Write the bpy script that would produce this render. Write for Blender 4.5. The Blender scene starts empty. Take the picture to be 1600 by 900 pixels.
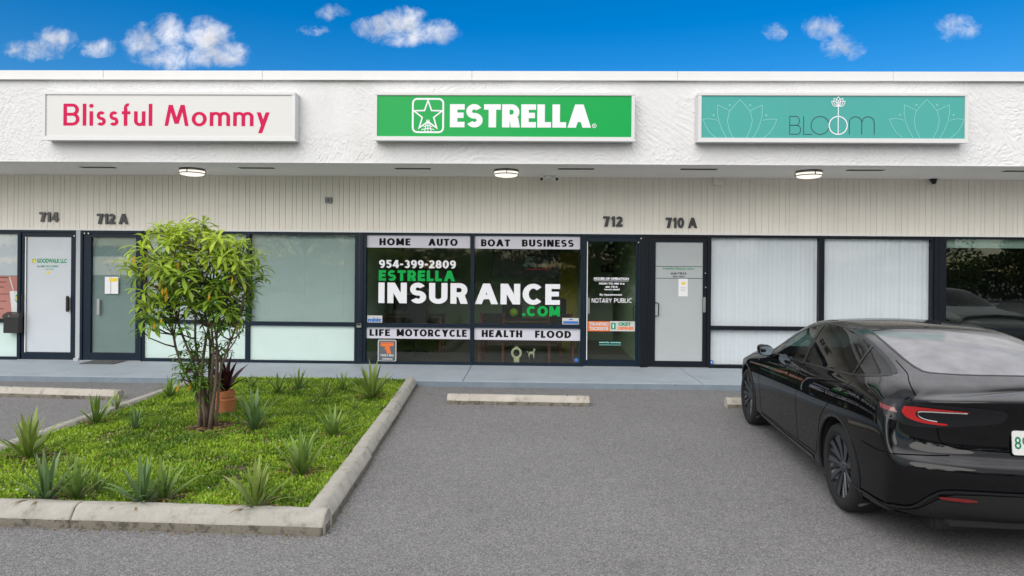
import bpy, bmesh, math, random
import numpy as np
from mathutils import Vector, Matrix
from mathutils.geometry import tessellate_polygon
PI = math.pi
R = math.radians
rnd = random.Random(7)
SC = bpy.context.scene
COL = SC.collection

# ------------------------------------------------------------------ camera
FPX, HOR, CAMH = 1040.0, 415.0, 1.90
YAW, ROLL = R(1.37), 0.0085
cF = Vector((-math.sin(YAW), math.cos(YAW), 0))
cR0 = Vector((math.cos(YAW), math.sin(YAW), 0))
cZ = Vector((0, 0, 1))
cR = cR0 * math.cos(ROLL) + cZ * math.sin(ROLL)
cU = cZ * math.cos(ROLL) - cR0 * math.sin(ROLL)
CAM = Vector((0, 0, CAMH))
cam = bpy.data.objects.new('camera', bpy.data.cameras.new('camera'))
COL.objects.link(cam)
cam.data.sensor_width = 36
cam.data.lens = 36 * FPX / 1600
cam.data.shift_y = -(450 - HOR) / 1600
cam.data.clip_end = 3000
M3 = Matrix((cR, cU, -cF)).transposed()
cam.matrix_world = Matrix.Translation(CAM) @ M3.to_4x4()
SC.camera = cam

def ray(px, py):
    return cF + cR * ((px - 800) / FPX) + cU * ((HOR - py) / FPX)
def onY(px, py, Y):          # point of the vertical plane y = Y
    d = ray(px, py); t = Y / d.y
    return CAM + d * t
def onZ(px, py, z=0.0):      # point of the level plane z
    d = ray(px, py); t = (z - CAMH) / d.z
    return CAM + d * t

# ------------------------------------------------------------------ world, sun
SUN_EL, SUN_AZ = R(34), R(203)      # azimuth clockwise from +Y
w = bpy.data.worlds.new('World'); SC.world = w; w.use_nodes = True
N = w.node_tree.nodes; L = w.node_tree.links
N.clear()
def nd(t, **k):
    n = N.new(t)
    for a, b in k.items(): setattr(n, a, b)
    return n
def mth(op, a, b=None, c=None, clamp=False):
    n = nd('ShaderNodeMath', operation=op, use_clamp=clamp)
    for i, v in enumerate((a, b, c)):
        if v is None: continue
        if isinstance(v, (int, float)): n.inputs[i].default_value = v
        else: L.new(v, n.inputs[i])
    return n.outputs[0]
sky = nd('ShaderNodeTexSky', sky_type='NISHITA', sun_disc=False)
sky.sun_elevation = SUN_EL; sky.sun_rotation = SUN_AZ; sky.altitude = 0
sky.air_density = 1.0; sky.dust_density = 0.3; sky.ozone_density = 3.0
hs = nd('ShaderNodeHueSaturation'); hs.inputs['Saturation'].default_value = 1.5
hs.inputs['Hue'].default_value = 0.505; hs.inputs['Value'].default_value = 0.80
L.new(sky.outputs[0], hs.inputs['Color'])
tc = nd('ShaderNodeTexCoord')
sep = nd('ShaderNodeSeparateXYZ'); L.new(tc.outputs['Generated'], sep.inputs[0])
dx, dy, dz = sep.outputs
dys = mth('MAXIMUM', dy, 0.05)
u = mth('DIVIDE', dx, dys); v = mth('DIVIDE', dz, dys)
comb = nd('ShaderNodeCombineXYZ'); L.new(u, comb.inputs[0]); L.new(v, comb.inputs[1])
nz = nd('ShaderNodeTexNoise'); L.new(comb.outputs[0], nz.inputs['Vector'])
nz.inputs['Scale'].default_value = 30; nz.inputs['Detail'].default_value = 10; nz.inputs['Roughness'].default_value = 0.68
nz.inputs['Distortion'].default_value = 0.35
best = None
for px, py, rx, ry, wgt in [
    (62, 78, 66, 22, .85), (85, 60, 40, 22, .75), (150, 74, 42, 18, .62),
    (225, 66, 44, 34, .9), (262, 52, 42, 34, .95), (320, 60, 52, 38, 1.05), (350, 84, 60, 24, 1.05), (285, 88, 90, 26, .95),
    (590, 42, 44, 22, .95), (632, 34, 44, 28, 1.05), (675, 50, 52, 24, 1.05), (640, 60, 70, 16, .9),
    (490, 48, 28, 10, .55), (520, 20, 30, 16, .58), (1210, 50, 22, 16, .55), (1285, 42, 34, 22, .68), (1318, 74, 38, 24, .72), (1495, 44, 40, 24, .72)]:
    d = ray(px, py); u0, v0 = d.x / d.y, d.z / d.y
    a = mth('MULTIPLY', mth('SUBTRACT', u, u0), FPX / rx)
    b = mth('MULTIPLY', mth('SUBTRACT', v, v0), FPX / ry)
    s = mth('SUBTRACT', 1.0, mth('ADD', mth('MULTIPLY', a, a), mth('MULTIPLY', b, b)))
    s = mth('MULTIPLY', mth('MAXIMUM', s, 0.0), wgt)
    best = s if best is None else mth('MAXIMUM', best, s)
isb = mth('GREATER_THAN', dy, 0.25)
dens = mth('ADD', mth('MULTIPLY', best, 0.95), mth('MULTIPLY', mth('SUBTRACT', nz.outputs[0], 0.5), 2.5))
dens = mth('MULTIPLY', mth('MINIMUM', dens, mth('MULTIPLY', best, 6.0)), isb)
cm = nd('ShaderNodeMapRange', interpolation_type='SMOOTHSTEP'); L.new(dens, cm.inputs[0])
cm.inputs[1].default_value = 0.05; cm.inputs[2].default_value = 1.5
# the cloud deck overhead and to the rear (the light in the photograph is that of a covered sky)
nz2 = nd('ShaderNodeTexNoise'); L.new(tc.outputs['Generated'], nz2.inputs['Vector'])
nz2.inputs['Scale'].default_value = 2.6; nz2.inputs['Detail'].default_value = 6; nz2.inputs['Roughness'].default_value = 0.55
deck = nd('ShaderNodeMapRange', interpolation_type='SMOOTHSTEP')
dk = mth('ADD', mth('SUBTRACT', dz, mth('MULTIPLY', mth('MINIMUM', dy, 0.8), 0.25)), mth('MULTIPLY', mth('SUBTRACT', nz2.outputs[0], 0.5), 0.2))
L.new(dk, deck.inputs[0]); deck.inputs[1].default_value = 0.21; deck.inputs[2].default_value = 0.34
cov = mth('MAXIMUM', cm.outputs[0], deck.outputs[0])
shade = nd('ShaderNodeMapRange'); L.new(nz2.outputs[0], shade.inputs[0])
shade.inputs[1].default_value = 0.3; shade.inputs[2].default_value = 0.7; shade.inputs[3].default_value = 5.0; shade.inputs[4].default_value = 8.0
# small clouds: whiter above, greyer in the thin parts
nz3 = nd('ShaderNodeTexNoise'); L.new(comb.outputs[0], nz3.inputs['Vector']); nz3.inputs['Scale'].default_value = 16; nz3.inputs['Detail'].default_value = 5
cs = nd('ShaderNodeMapRange'); L.new(nz3.outputs[0], cs.inputs[0])
cs.inputs[1].default_value = 0.35; cs.inputs[2].default_value = 0.65; cs.inputs[3].default_value = 4.4; cs.inputs[4].default_value = 6.8
lum = nd('ShaderNodeMix'); L.new(deck.outputs[0], lum.inputs[0]); L.new(cs.outputs[0], lum.inputs[2]); L.new(shade.outputs[0], lum.inputs[3])
cc = nd('ShaderNodeCombineColor')
L.new(mth('MULTIPLY', lum.outputs[0], 0.97), cc.inputs[0]); L.new(mth('MULTIPLY', lum.outputs[0], 0.985), cc.inputs[1]); L.new(mth('MULTIPLY', lum.outputs[0], 1.04), cc.inputs[2])
mixc = nd('ShaderNodeMix', data_type='RGBA'); L.new(cov, mixc.inputs[0]); L.new(hs.outputs[0], mixc.inputs[6]); L.new(cc.outputs[0], mixc.inputs[7])
bg = nd('ShaderNodeBackground'); bg.inputs[1].default_value = 0.10
L.new(mixc.outputs[2], bg.inputs[0])
wo = nd('ShaderNodeOutputWorld'); L.new(bg.outputs[0], wo.inputs[0])

sd = bpy.data.lights.new('sun', 'SUN'); sd.energy = 1.45; sd.angle = R(60); sd.color = (1, 0.955, 0.89)
sun = bpy.data.objects.new('sun', sd); COL.objects.link(sun)
sv = Vector((math.sin(SUN_AZ) * math.cos(SUN_EL), math.cos(SUN_AZ) * math.cos(SUN_EL), math.sin(SUN_EL)))
sun.rotation_euler = (-sv).to_track_quat('-Z', 'Y').to_euler()
SC.view_settings.view_transform = 'Standard'; SC.view_settings.look = 'None'
SC.view_settings.exposure = 0.72; SC.view_settings.gamma = 1

# ------------------------------------------------------------------ materials
def mat(name, col, rough=0.6, metal=0.0, var=0.0, vscale=8.0, bump=0.0, bscale=60.0, coat=0.0, spec=0.5, emit=None,
        attr=None, coords='pos', detail=6, stain=None, sss=0.0, stretch=None, orand=0.0):
    m = bpy.data.materials.new(name); m.use_nodes = True
    n = m.node_tree.nodes; l = m.node_tree.links
    b = n['Principled BSDF']
    b.inputs['Base Color'].default_value = (*col, 1); b.inputs['Roughness'].default_value = rough
    b.inputs['Metallic'].default_value = metal; b.inputs['Coat Weight'].default_value = coat
    b.inputs['Coat Roughness'].default_value = 0.03
    b.inputs['Specular IOR Level'].default_value = spec
    if emit:
        b.inputs['Emission Color'].default_value = (*emit[0], 1); b.inputs['Emission Strength'].default_value = emit[1]
    if coords == 'pos': src = n.new('ShaderNodeNewGeometry').outputs['Position']
    else: src = n.new('ShaderNodeTexCoord').outputs['Object']
    if stretch:
        mp = n.new('ShaderNodeMapping'); l.new(src, mp.inputs[0]); mp.inputs['Scale'].default_value = stretch; src = mp.outputs[0]
    cur = None
    if attr:
        a = n.new('ShaderNodeAttribute'); a.attribute_name = attr; cur = a.outputs['Color']
    if var:
        t = n.new('ShaderNodeTexNoise'); l.new(src, t.inputs['Vector']); t.inputs['Scale'].default_value = vscale
        t.inputs['Detail'].default_value = detail; t.inputs['Roughness'].default_value = 0.6
        mr = n.new('ShaderNodeMapRange'); l.new(t.outputs[0], mr.inputs[0])
        mr.inputs[1].default_value = 0.25; mr.inputs[2].default_value = 0.75
        mr.inputs[3].default_value = 1 - var; mr.inputs[4].default_value = 1 + var
        vm = n.new('ShaderNodeVectorMath'); vm.operation = 'SCALE'; l.new(mr.outputs[0], vm.inputs['Scale'])
        if cur: l.new(cur, vm.inputs[0])
        else: vm.inputs[0].default_value = col
        cur = vm.outputs[0]
    if stain:      # (colour, scale, low, high, amount)
        t = n.new('ShaderNodeTexNoise'); l.new(src, t.inputs['Vector']); t.inputs['Scale'].default_value = stain[1]; t.inputs['Detail'].default_value = 9
        t.inputs['Roughness'].default_value = 0.7
        mr = n.new('ShaderNodeMapRange'); mr.interpolation_type = 'SMOOTHSTEP'; l.new(t.outputs[0], mr.inputs[0])
        mr.inputs[1].default_value = stain[2]; mr.inputs[2].default_value = stain[3]; mr.inputs[4].default_value = stain[4]
        mx = n.new('ShaderNodeMix'); mx.data_type = 'RGBA'; l.new(mr.outputs[0], mx.inputs[0])
        if cur: l.new(cur, mx.inputs[6])
        else: mx.inputs[6].default_value = (*col, 1)
        mx.inputs[7].default_value = (*stain[0], 1); cur = mx.outputs[2]
    if orand:
        oi = n.new('ShaderNodeObjectInfo'); mr = n.new('ShaderNodeMapRange'); l.new(oi.outputs['Random'], mr.inputs[0]); mr.inputs[3].default_value = 1 - orand; mr.inputs[4].default_value = 1 + orand
        vm = n.new('ShaderNodeVectorMath'); vm.operation = 'SCALE'; l.new(mr.outputs[0], vm.inputs['Scale'])
        if cur: l.new(cur, vm.inputs[0])
        else: vm.inputs[0].default_value = col
        cur = vm.outputs[0]
    if cur: l.new(cur, b.inputs['Base Color'])
    if bump:
        t = n.new('ShaderNodeTexNoise'); l.new(src, t.inputs['Vector']); t.inputs['Scale'].default_value = bscale; t.inputs['Detail'].default_value = 5
        bp = n.new('ShaderNodeBump'); bp.inputs['Strength'].default_value = bump; bp.inputs['Distance'].default_value = 0.01
        l.new(t.outputs[0], bp.inputs['Height']); l.new(bp.outputs[0], b.inputs['Normal'])
    if sss: b.inputs['Transmission Weight'].default_value = 0
    return m

def glass_mat(name, tint=(0.8, 0.86, 0.84), refl=1.0, rough=0.0, ior=1.5):
    m = bpy.data.materials.new(name); m.use_nodes = True
    n = m.node_tree.nodes; l = m.node_tree.links; n.clear()
    o = n.new('ShaderNodeOutputMaterial'); mx = n.new('ShaderNodeMixShader')
    t = n.new('ShaderNodeBsdfTransparent'); t.inputs[0].default_value = (*tint, 1)
    g = n.new('ShaderNodeBsdfGlossy'); g.inputs['Roughness'].default_value = rough; g.inputs[0].default_value = (refl, refl, refl, 1)
    f = n.new('ShaderNodeFresnel'); f.inputs[0].default_value = ior
    mm = n.new('ShaderNodeMath'); mm.operation = 'MULTIPLY'; mm.use_clamp = True; l.new(f.outputs[0], mm.inputs[0]); mm.inputs[1].default_value = 1.25
    gb = n.new('ShaderNodeNewGeometry'); nb = n.new('ShaderNodeMath'); nb.operation = 'SUBTRACT'; nb.inputs[0].default_value = 1; l.new(gb.outputs['Backfacing'], nb.inputs[1])   # the far side of the same pane does not mirror again
    m5 = n.new('ShaderNodeMath'); m5.operation = 'MULTIPLY'; l.new(mm.outputs[0], m5.inputs[0]); l.new(nb.outputs[0], m5.inputs[1]); mm = m5
    l.new(mm.outputs[0], mx.inputs[0]); l.new(t.outputs[0], mx.inputs[1]); l.new(g.outputs[0], mx.inputs[2]); l.new(mx.outputs[0], o.inputs[0])
    return m

M = {}
def asphalt_mat():
    m = bpy.data.materials.new('asphalt'); m.use_nodes = True
    n = m.node_tree.nodes; l = m.node_tree.links; b = n['Principled BSDF']
    pos = n.new('ShaderNodeNewGeometry').outputs['Position']
    def noise(s, d=4, r=0.6):
        t = n.new('ShaderNodeTexNoise'); l.new(pos, t.inputs['Vector']); t.inputs['Scale'].default_value = s
        t.inputs['Detail'].default_value = d; t.inputs['Roughness'].default_value = r; return t.outputs[0]
    def mr(x, a, b2, c, d, st=False):
        q = n.new('ShaderNodeMapRange'); l.new(x, q.inputs[0])
        for i, vv in enumerate((a, b2, c, d)): q.inputs[i + 1].default_value = vv
        return q.outputs[0]
    def mul(x, y):
        q = n.new('ShaderNodeMath'); q.operation = 'MULTIPLY'; l.new(x, q.inputs[0])
        if isinstance(y, float): q.inputs[1].default_value = y
        else: l.new(y, q.inputs[1])
        return q.outputs[0]
    vo = n.new('ShaderNodeTexVoronoi'); l.new(pos, vo.inputs['Vector']); vo.inputs['Scale'].default_value = 100
    sp = n.new('ShaderNodeSeparateColor'); l.new(vo.outputs['Color'], sp.inputs[0])
    vo2 = n.new('ShaderNodeTexVoronoi'); l.new(pos, vo2.inputs['Vector']); vo2.inputs['Scale'].default_value = 170
    sp2 = n.new('ShaderNodeSeparateColor'); l.new(vo2.outputs['Color'], sp2.inputs[0])
    ag = mul(mr(sp.outputs[0], 0, 1, .66, 1.32), mr(sp2.outputs[1], 0, 1, .72, 1.28))
    big = mul(mr(noise(.55, 5), .3, .7, .92, 1.07), mr(noise(7, 6, .7), .3, .7, .94, 1.06))
    k = mul(mul(ag, big), 0.200)
    bright = n.new('ShaderNodeMath'); bright.operation = 'GREATER_THAN'; l.new(sp.outputs[1], bright.inputs[0]); bright.inputs[1].default_value = 0.955
    cb = n.new('ShaderNodeCombineColor'); l.new(k, cb.inputs[0]); l.new(mul(k, .975), cb.inputs[1]); l.new(mul(k, .975), cb.inputs[2])
    mx = n.new('ShaderNodeMix'); mx.data_type = 'RGBA'; l.new(mul(bright.outputs[0], .8), mx.inputs[0]); l.new(cb.outputs[0], mx.inputs[6]); mx.inputs[7].default_value = (.30, .29, .27, 1)
    st = n.new('ShaderNodeTexNoise'); l.new(pos, st.inputs['Vector']); st.inputs['Scale'].default_value = 1.3; st.inputs['Detail'].default_value = 9; st.inputs['Roughness'].default_value = .75
    mx2 = n.new('ShaderNodeMix'); mx2.data_type = 'RGBA'; l.new(mr(st.outputs[0], .58, .74, 0, .3), mx2.inputs[0]); l.new(mx.outputs[2], mx2.inputs[6]); mx2.inputs[7].default_value = (.065, .063, .062, 1)
    # oil drips and hairline cracks
    vd = n.new('ShaderNodeTexVoronoi'); l.new(pos, vd.inputs['Vector']); vd.inputs['Scale'].default_value = .55; vd.inputs['Randomness'].default_value = 1
    wn = n.new('ShaderNodeTexNoise'); l.new(pos, wn.inputs['Vector']); wn.inputs['Scale'].default_value = 6; wn.inputs['Detail'].default_value = 6
    ad = n.new('ShaderNodeMath'); ad.operation = 'MULTIPLY_ADD'; l.new(wn.outputs[0], ad.inputs[0]); ad.inputs[1].default_value = .22; l.new(vd.outputs['Distance'], ad.inputs[2])
    oil = mr(ad.outputs[0], .16, .27, .45, 0)
    mx3 = n.new('ShaderNodeMix'); mx3.data_type = 'RGBA'; l.new(oil, mx3.inputs[0]); l.new(mx2.outputs[2], mx3.inputs[6]); mx3.inputs[7].default_value = (.07, .068, .066, 1)
    vc = n.new('ShaderNodeTexVoronoi'); vc.feature = 'DISTANCE_TO_EDGE'; vc.inputs['Scale'].default_value = .33
    wv = n.new('ShaderNodeVectorMath'); wv.operation = 'MULTIPLY_ADD'; l.new(wn.outputs['Color'], wv.inputs[0]); wv.inputs[1].default_value = (.5, .5, 0); l.new(pos, wv.inputs[2]); l.new(wv.outputs[0], vc.inputs['Vector'])
    ms = n.new('ShaderNodeTexNoise'); l.new(pos, ms.inputs['Vector']); ms.inputs['Scale'].default_value = .4
    cr = mul(mr(vc.outputs['Distance'], .0, .0035, .55, 0), mr(ms.outputs[0], .50, .60, 0, 1))
    mx4 = n.new('ShaderNodeMix'); mx4.data_type = 'RGBA'; l.new(cr, mx4.inputs[0]); l.new(mx3.outputs[2], mx4.inputs[6]); mx4.inputs[7].default_value = (.05, .048, .045, 1); mx2 = mx4
    l.new(mx2.outputs[2], b.inputs['Base Color']); b.inputs['Roughness'].default_value = .82; b.inputs['Specular IOR Level'].default_value = .35
    bp = n.new('ShaderNodeBump'); bp.inputs['Strength'].default_value = .75; bp.inputs['Distance'].default_value = .006
    l.new(mul(vo.outputs['Distance'], -1.0), bp.inputs['Height'])
    bp2 = n.new('ShaderNodeBump'); bp2.inputs['Strength'].default_value = .5; bp2.inputs['Distance'].default_value = .004
    l.new(noise(190, 2), bp2.inputs['Height']); l.new(bp.outputs[0], bp2.inputs['Normal'])
    l.new(bp2.outputs[0], b.inputs['Normal'])
    return m
M['asphalt'] = asphalt_mat()
M['walk'] = mat('sidewalk_paint', (.35, .395, .44), .7, var=.09, vscale=2.2, bump=.12, bscale=70, stain=((.24, .27, .30), 3.0, .52, .75, .6), detail=9)
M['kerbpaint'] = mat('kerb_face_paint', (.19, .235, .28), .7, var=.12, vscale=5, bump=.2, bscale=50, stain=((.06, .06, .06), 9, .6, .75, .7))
M['stucco'] = mat('white_stucco', (.73, .73, .735), .85, var=.035, vscale=1.3, bump=.3, bscale=90, stain=((.50, .49, .46), 1.1, .56, .80, .35), stretch=(1.6, 1.6, .35))
M['coping'] = mat('white_coping', (.74, .74, .735), .5, var=.03, vscale=2, stain=((.45, .44, .42), 2.5, .60, .8, .4))
M['soffit'] = mat('soffit_paint', (.84, .81, .765), .8, var=.03, vscale=1.2, bump=.1, bscale=40)
M['siding'] = mat('cream_siding', (.86, .815, .73), .7, var=.03, vscale=2.2, bump=.06, bscale=60, orand=.018, stain=((.62, .56, .46), 1.6, .58, .8, .35))
M['groove'] = mat('siding_gap', (.66, .62, .54), .9)
M['trimwhite'] = mat('white_trim', (.8, .8, .78), .6)
M['navy'] = mat('navy_aluminium', (.005, .014, .028), .42, var=.15, vscale=9, spec=.25)
M['black_al'] = mat('black_aluminium', (.005, .008, .013), .42, var=.15, vscale=9, spec=.25)
M['greyjamb'] = mat('grey_jamb', (.42, .45, .48), .5, var=.05)
M['glass'] = glass_mat('window_glass', (.86, .91, .87))
M['glassc'] = glass_mat('clear_window_glass', (.96, .97, .97))
M['glassg'] = glass_mat('greenish_window_glass', (.87, .91, .90))
M['glassr'] = glass_mat('dark_window_glass', (.8, .85, .83), 1.0, 0, 1.85)
M['frost'] = mat('frosted_film', (.56, .60, .64), .35, var=.025, vscale=2, coat=.5)
M['frost2'] = mat('grey_frosted_film', (.42, .45, .455), .35, var=.03, vscale=2, coat=.5)
M['mint'] = mat('mint_frosted_film', (.60, .74, .70), .3, var=.04, vscale=2, coat=.5)
M['blindw'] = mat('white_blind', (.70, .73, .77), .6, orand=.014, var=.03, vscale=3, coords='obj')
M['blindg'] = mat('green_grey_blind', (.63, .70, .69), .55, var=.03, vscale=6)
M['blindd'] = mat('dim_door_blind', (.28, .34, .335), .55, var=.05, vscale=6)
M['blinda'] = mat('pale_blind', (.80, .83, .86), .55, var=.03, vscale=6)
M['green'] = mat('sign_green', (.0, .36, .07), .3, coat=.05, spec=.2)
M['teal'] = mat('sign_teal', (.045, .36, .32), .25, coat=.3, var=.04, vscale=1.2)
M['panelw'] = mat('sign_grey_white', (.585, .58, .565), .3, coat=.5, var=.015, vscale=2)
M['frame_alu'] = mat('white_sign_frame', (.68, .68, .68), .45, var=.02)
M['pink'] = mat('pink_vinyl', (.60, .008, .085), .6, spec=.15)
M['white'] = mat('white_vinyl', (.82, .82, .86), .5)
M['lilac'] = mat('white_band_film', (.60, .59, .66), .45, var=.02)
M['vgreen'] = mat('green_vinyl', (.005, .38, .07), .6, spec=.15)
M['blackv'] = mat('black_vinyl', (.006, .006, .007), .6, spec=.12)
M['darkteal'] = mat('dark_print', (.012, .035, .045), .4)
M['paleteal'] = mat('pale_teal_print', (.22, .58, .53), .4)
M['orange'] = mat('orange_print', (.80, .17, .03), .45)
M['blue'] = mat('blue_print', (.03, .16, .52), .45)
M['yellow'] = mat('yellow_print', (.80, .60, .04), .5)
M['paper'] = mat('white_paper', (.78, .78, .78), .7)
M['greyd'] = mat('dark_grey_metal', (.06, .06, .065), .4, metal=.4)
M['num_l'] = mat('dull_bronze_numeral', (.10, .10, .095), .45, metal=.3)
M['blackp'] = mat('black_plastic', (.012, .012, .013), .42)
M['brass'] = mat('bronze_handle', (.05, .045, .04), .35, metal=.7)
M['steel'] = mat('bright_steel', (.55, .55, .55), .3, metal=.9)
M['concrete'] = mat('aged_concrete', (.40, .38, .335), .85, var=.15, vscale=9, bump=.6, bscale=60, detail=12, stain=((.15, .138, .115), 7, .50, .74, .75))
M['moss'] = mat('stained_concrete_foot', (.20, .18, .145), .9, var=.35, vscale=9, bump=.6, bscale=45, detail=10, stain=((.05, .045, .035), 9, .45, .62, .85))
M['concrete2'] = mat('wheel_stop_concrete', (.46, .425, .37), .85, var=.14, vscale=5, bump=.55, bscale=45, detail=10, stain=((.14, .125, .10), 6, .52, .72, .8))
M['soil'] = mat('bed_soil', (.075, .05, .03), .95, var=.5, vscale=25, bump=1, bscale=60)
M['bark'] = mat('grey_brown_bark', (.135, .095, .068), .85, var=.35, vscale=14, bump=.7, bscale=45)
M['terra'] = mat('terracotta', (.46, .17, .065), .75, var=.15, vscale=12, bump=.2)
M['lamp'] = mat('lamp_glass', (.5, .49, .45), .4, emit=((1, .94, .82), .62))
M['blindtop'] = mat('roller_blind', (.50, .58, .54), .6)
M['mat'] = mat('grey_doormat', (.10, .10, .10), .95, var=.25, vscale=60, bump=.8, bscale=150)
M['pinkposter'] = mat('salmon_poster', (.55, .22, .18), .5, var=.05, vscale=4)

# ------------------------------------------------------------------ object helpers
def tag(o, label=None, cat=None, group=None, kind=None):
    for k, val in (('label', label), ('category', cat), ('group', group), ('kind', kind)):
        if val: o[k] = val
    return o
def thing(name, label, cat, loc=(0, 0, 0), group=None):
    o = bpy.data.objects.new(name, None); COL.objects.link(o); o.location = loc; o.empty_display_size = 0.1
    return tag(o, label, cat, group)
def kids(o):
    return [c for c in o.children]
def copy_tree(o, parent=None):
    c = o.copy(); COL.objects.link(c); c.parent = parent
    for ch in list(o.children): copy_tree(ch, c)
    return c
def wloc(o):
    p = Vector((0, 0, 0))
    while o is not None:
        p += o.location; o = o.parent
    return p
class MB:
    def __init__(s): s.v = []; s.f = []; s.m = []; s.mats = []
    def mi(s, m):
        if m is None: return 0
        if m not in s.mats: s.mats.append(m)
        return s.mats.index(m)
    def add(s, verts, faces, m=None):
        b = len(s.v); s.v += [tuple(q) for q in verts]; k = s.mi(m)
        for f in faces: s.f.append(tuple(i + b for i in f)); s.m.append(k)
        return s
    def box(s, x0, x1, y0, y1, z0, z1, m=None, c=0.0):
        x0, x1 = min(x0, x1), max(x0, x1); y0, y1 = min(y0, y1), max(y0, y1); z0, z1 = min(z0, z1), max(z0, z1)
        if c <= 0:
            vs = [(x, y, z) for z in (z0, z1) for y in (y0, y1) for x in (x0, x1)]
            return s.add(vs, [(0, 2, 3, 1), (4, 5, 7, 6), (0, 1, 5, 4), (2, 6, 7, 3), (0, 4, 6, 2), (1, 3, 7, 5)], m)
        bm = bmesh.new(); bmesh.ops.create_cube(bm, size=1)
        for q in bm.verts: q.co = ((x0 + x1) / 2 + q.co.x * (x1 - x0), (y0 + y1) / 2 + q.co.y * (y1 - y0), (z0 + z1) / 2 + q.co.z * (z1 - z0))
        bmesh.ops.bevel(bm, geom=bm.edges[:], offset=c, segments=2, affect='EDGES')
        bm.verts.index_update(); s.add([q.co for q in bm.verts], [[q.index for q in f.verts] for f in bm.faces], m); bm.free(); return s
    def tube(s, path, rad, n=8, m=None, cap=True):
        path = [Vector(p) for p in path]; rr = rad if isinstance(rad, (list, tuple)) else [rad] * len(path)
        vs = []; fs = []; prev = None
        for i, p in enumerate(path):
            t = (path[min(i + 1, len(path) - 1)] - path[max(i - 1, 0)]).normalized()
            if prev is None: a = t.orthogonal().normalized()
            else: a = (prev - t * prev.dot(t)); a = a.normalized() if a.length > 1e-6 else t.orthogonal().normalized()
            prev = a; b = t.cross(a)
            for k in range(n):
                q = 2 * PI * k / n; vs.append(p + (a * math.cos(q) + b * math.sin(q)) * rr[i])
        for i in range(len(path) - 1):
            for k in range(n):
                k2 = (k + 1) % n; fs.append((i * n + k, i * n + k2, (i + 1) * n + k2, (i + 1) * n + k))
        if cap: fs.append(tuple(range(n))[::-1]); fs.append(tuple((len(path) - 1) * n + k for k in range(n)))
        return s.add(vs, fs, m)
    def lathe(s, prof, n=24, origin=(0, 0, 0), axis='z', m=None):
        vs = []; fs = []; o = Vector(origin)
        for r_, h in prof:
            for k in range(n):
                a = 2 * PI * k / n; c_, s_ = r_ * math.cos(a), r_ * math.sin(a)
                vs.append(o + (Vector((c_, s_, h)) if axis == 'z' else Vector((c_, h, s_)) if axis == 'y' else Vector((h, c_, s_))))
        for i in range(len(prof) - 1):
            for k in range(n):
                k2 = (k + 1) % n; fs.append((i * n + k, i * n + k2, (i + 1) * n + k2, (i + 1) * n + k))
        return s.add(vs, fs, m)
    def poly(s, pts, m=None, hole=None):       # pts 3-D, planar, simple
        tri = tessellate_polygon([[Vector(p) for p in pts]])
        return s.add(pts, [tuple(t) for t in tri], m)
    def build(s, name, m=None, parent=None, smooth=False, world=True, auto=None):
        me = bpy.data.meshes.new(name); off = wloc(parent) if (parent is not None and world) else Vector((0, 0, 0))
        me.from_pydata([(a[0] - off.x, a[1] - off.y, a[2] - off.z) for a in s.v], [], s.f)
        ms = s.mats if s.mats else [m]
        for q in ms: me.materials.append(M[q] if isinstance(q, str) else q)
        if len(ms) > 1: me.polygons.foreach_set('material_index', s.m)
        if smooth: me.polygons.foreach_set('use_smooth', [True] * len(me.polygons))
        me.validate(); me.update()
        if auto is not None:
            me.polygons.foreach_set('use_smooth', [True] * len(me.polygons)); me.set_sharp_from_angle(angle=R(auto))
        o = bpy.data.objects.new(name, me); COL.objects.link(o); o.parent = parent
        return o
def box(name, m, parent, x0, x1, y0, y1, z0, z1, c=0.0):
    return MB().box(x0, x1, y0, y1, z0, z1, None, c).build(name, m, parent)

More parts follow.
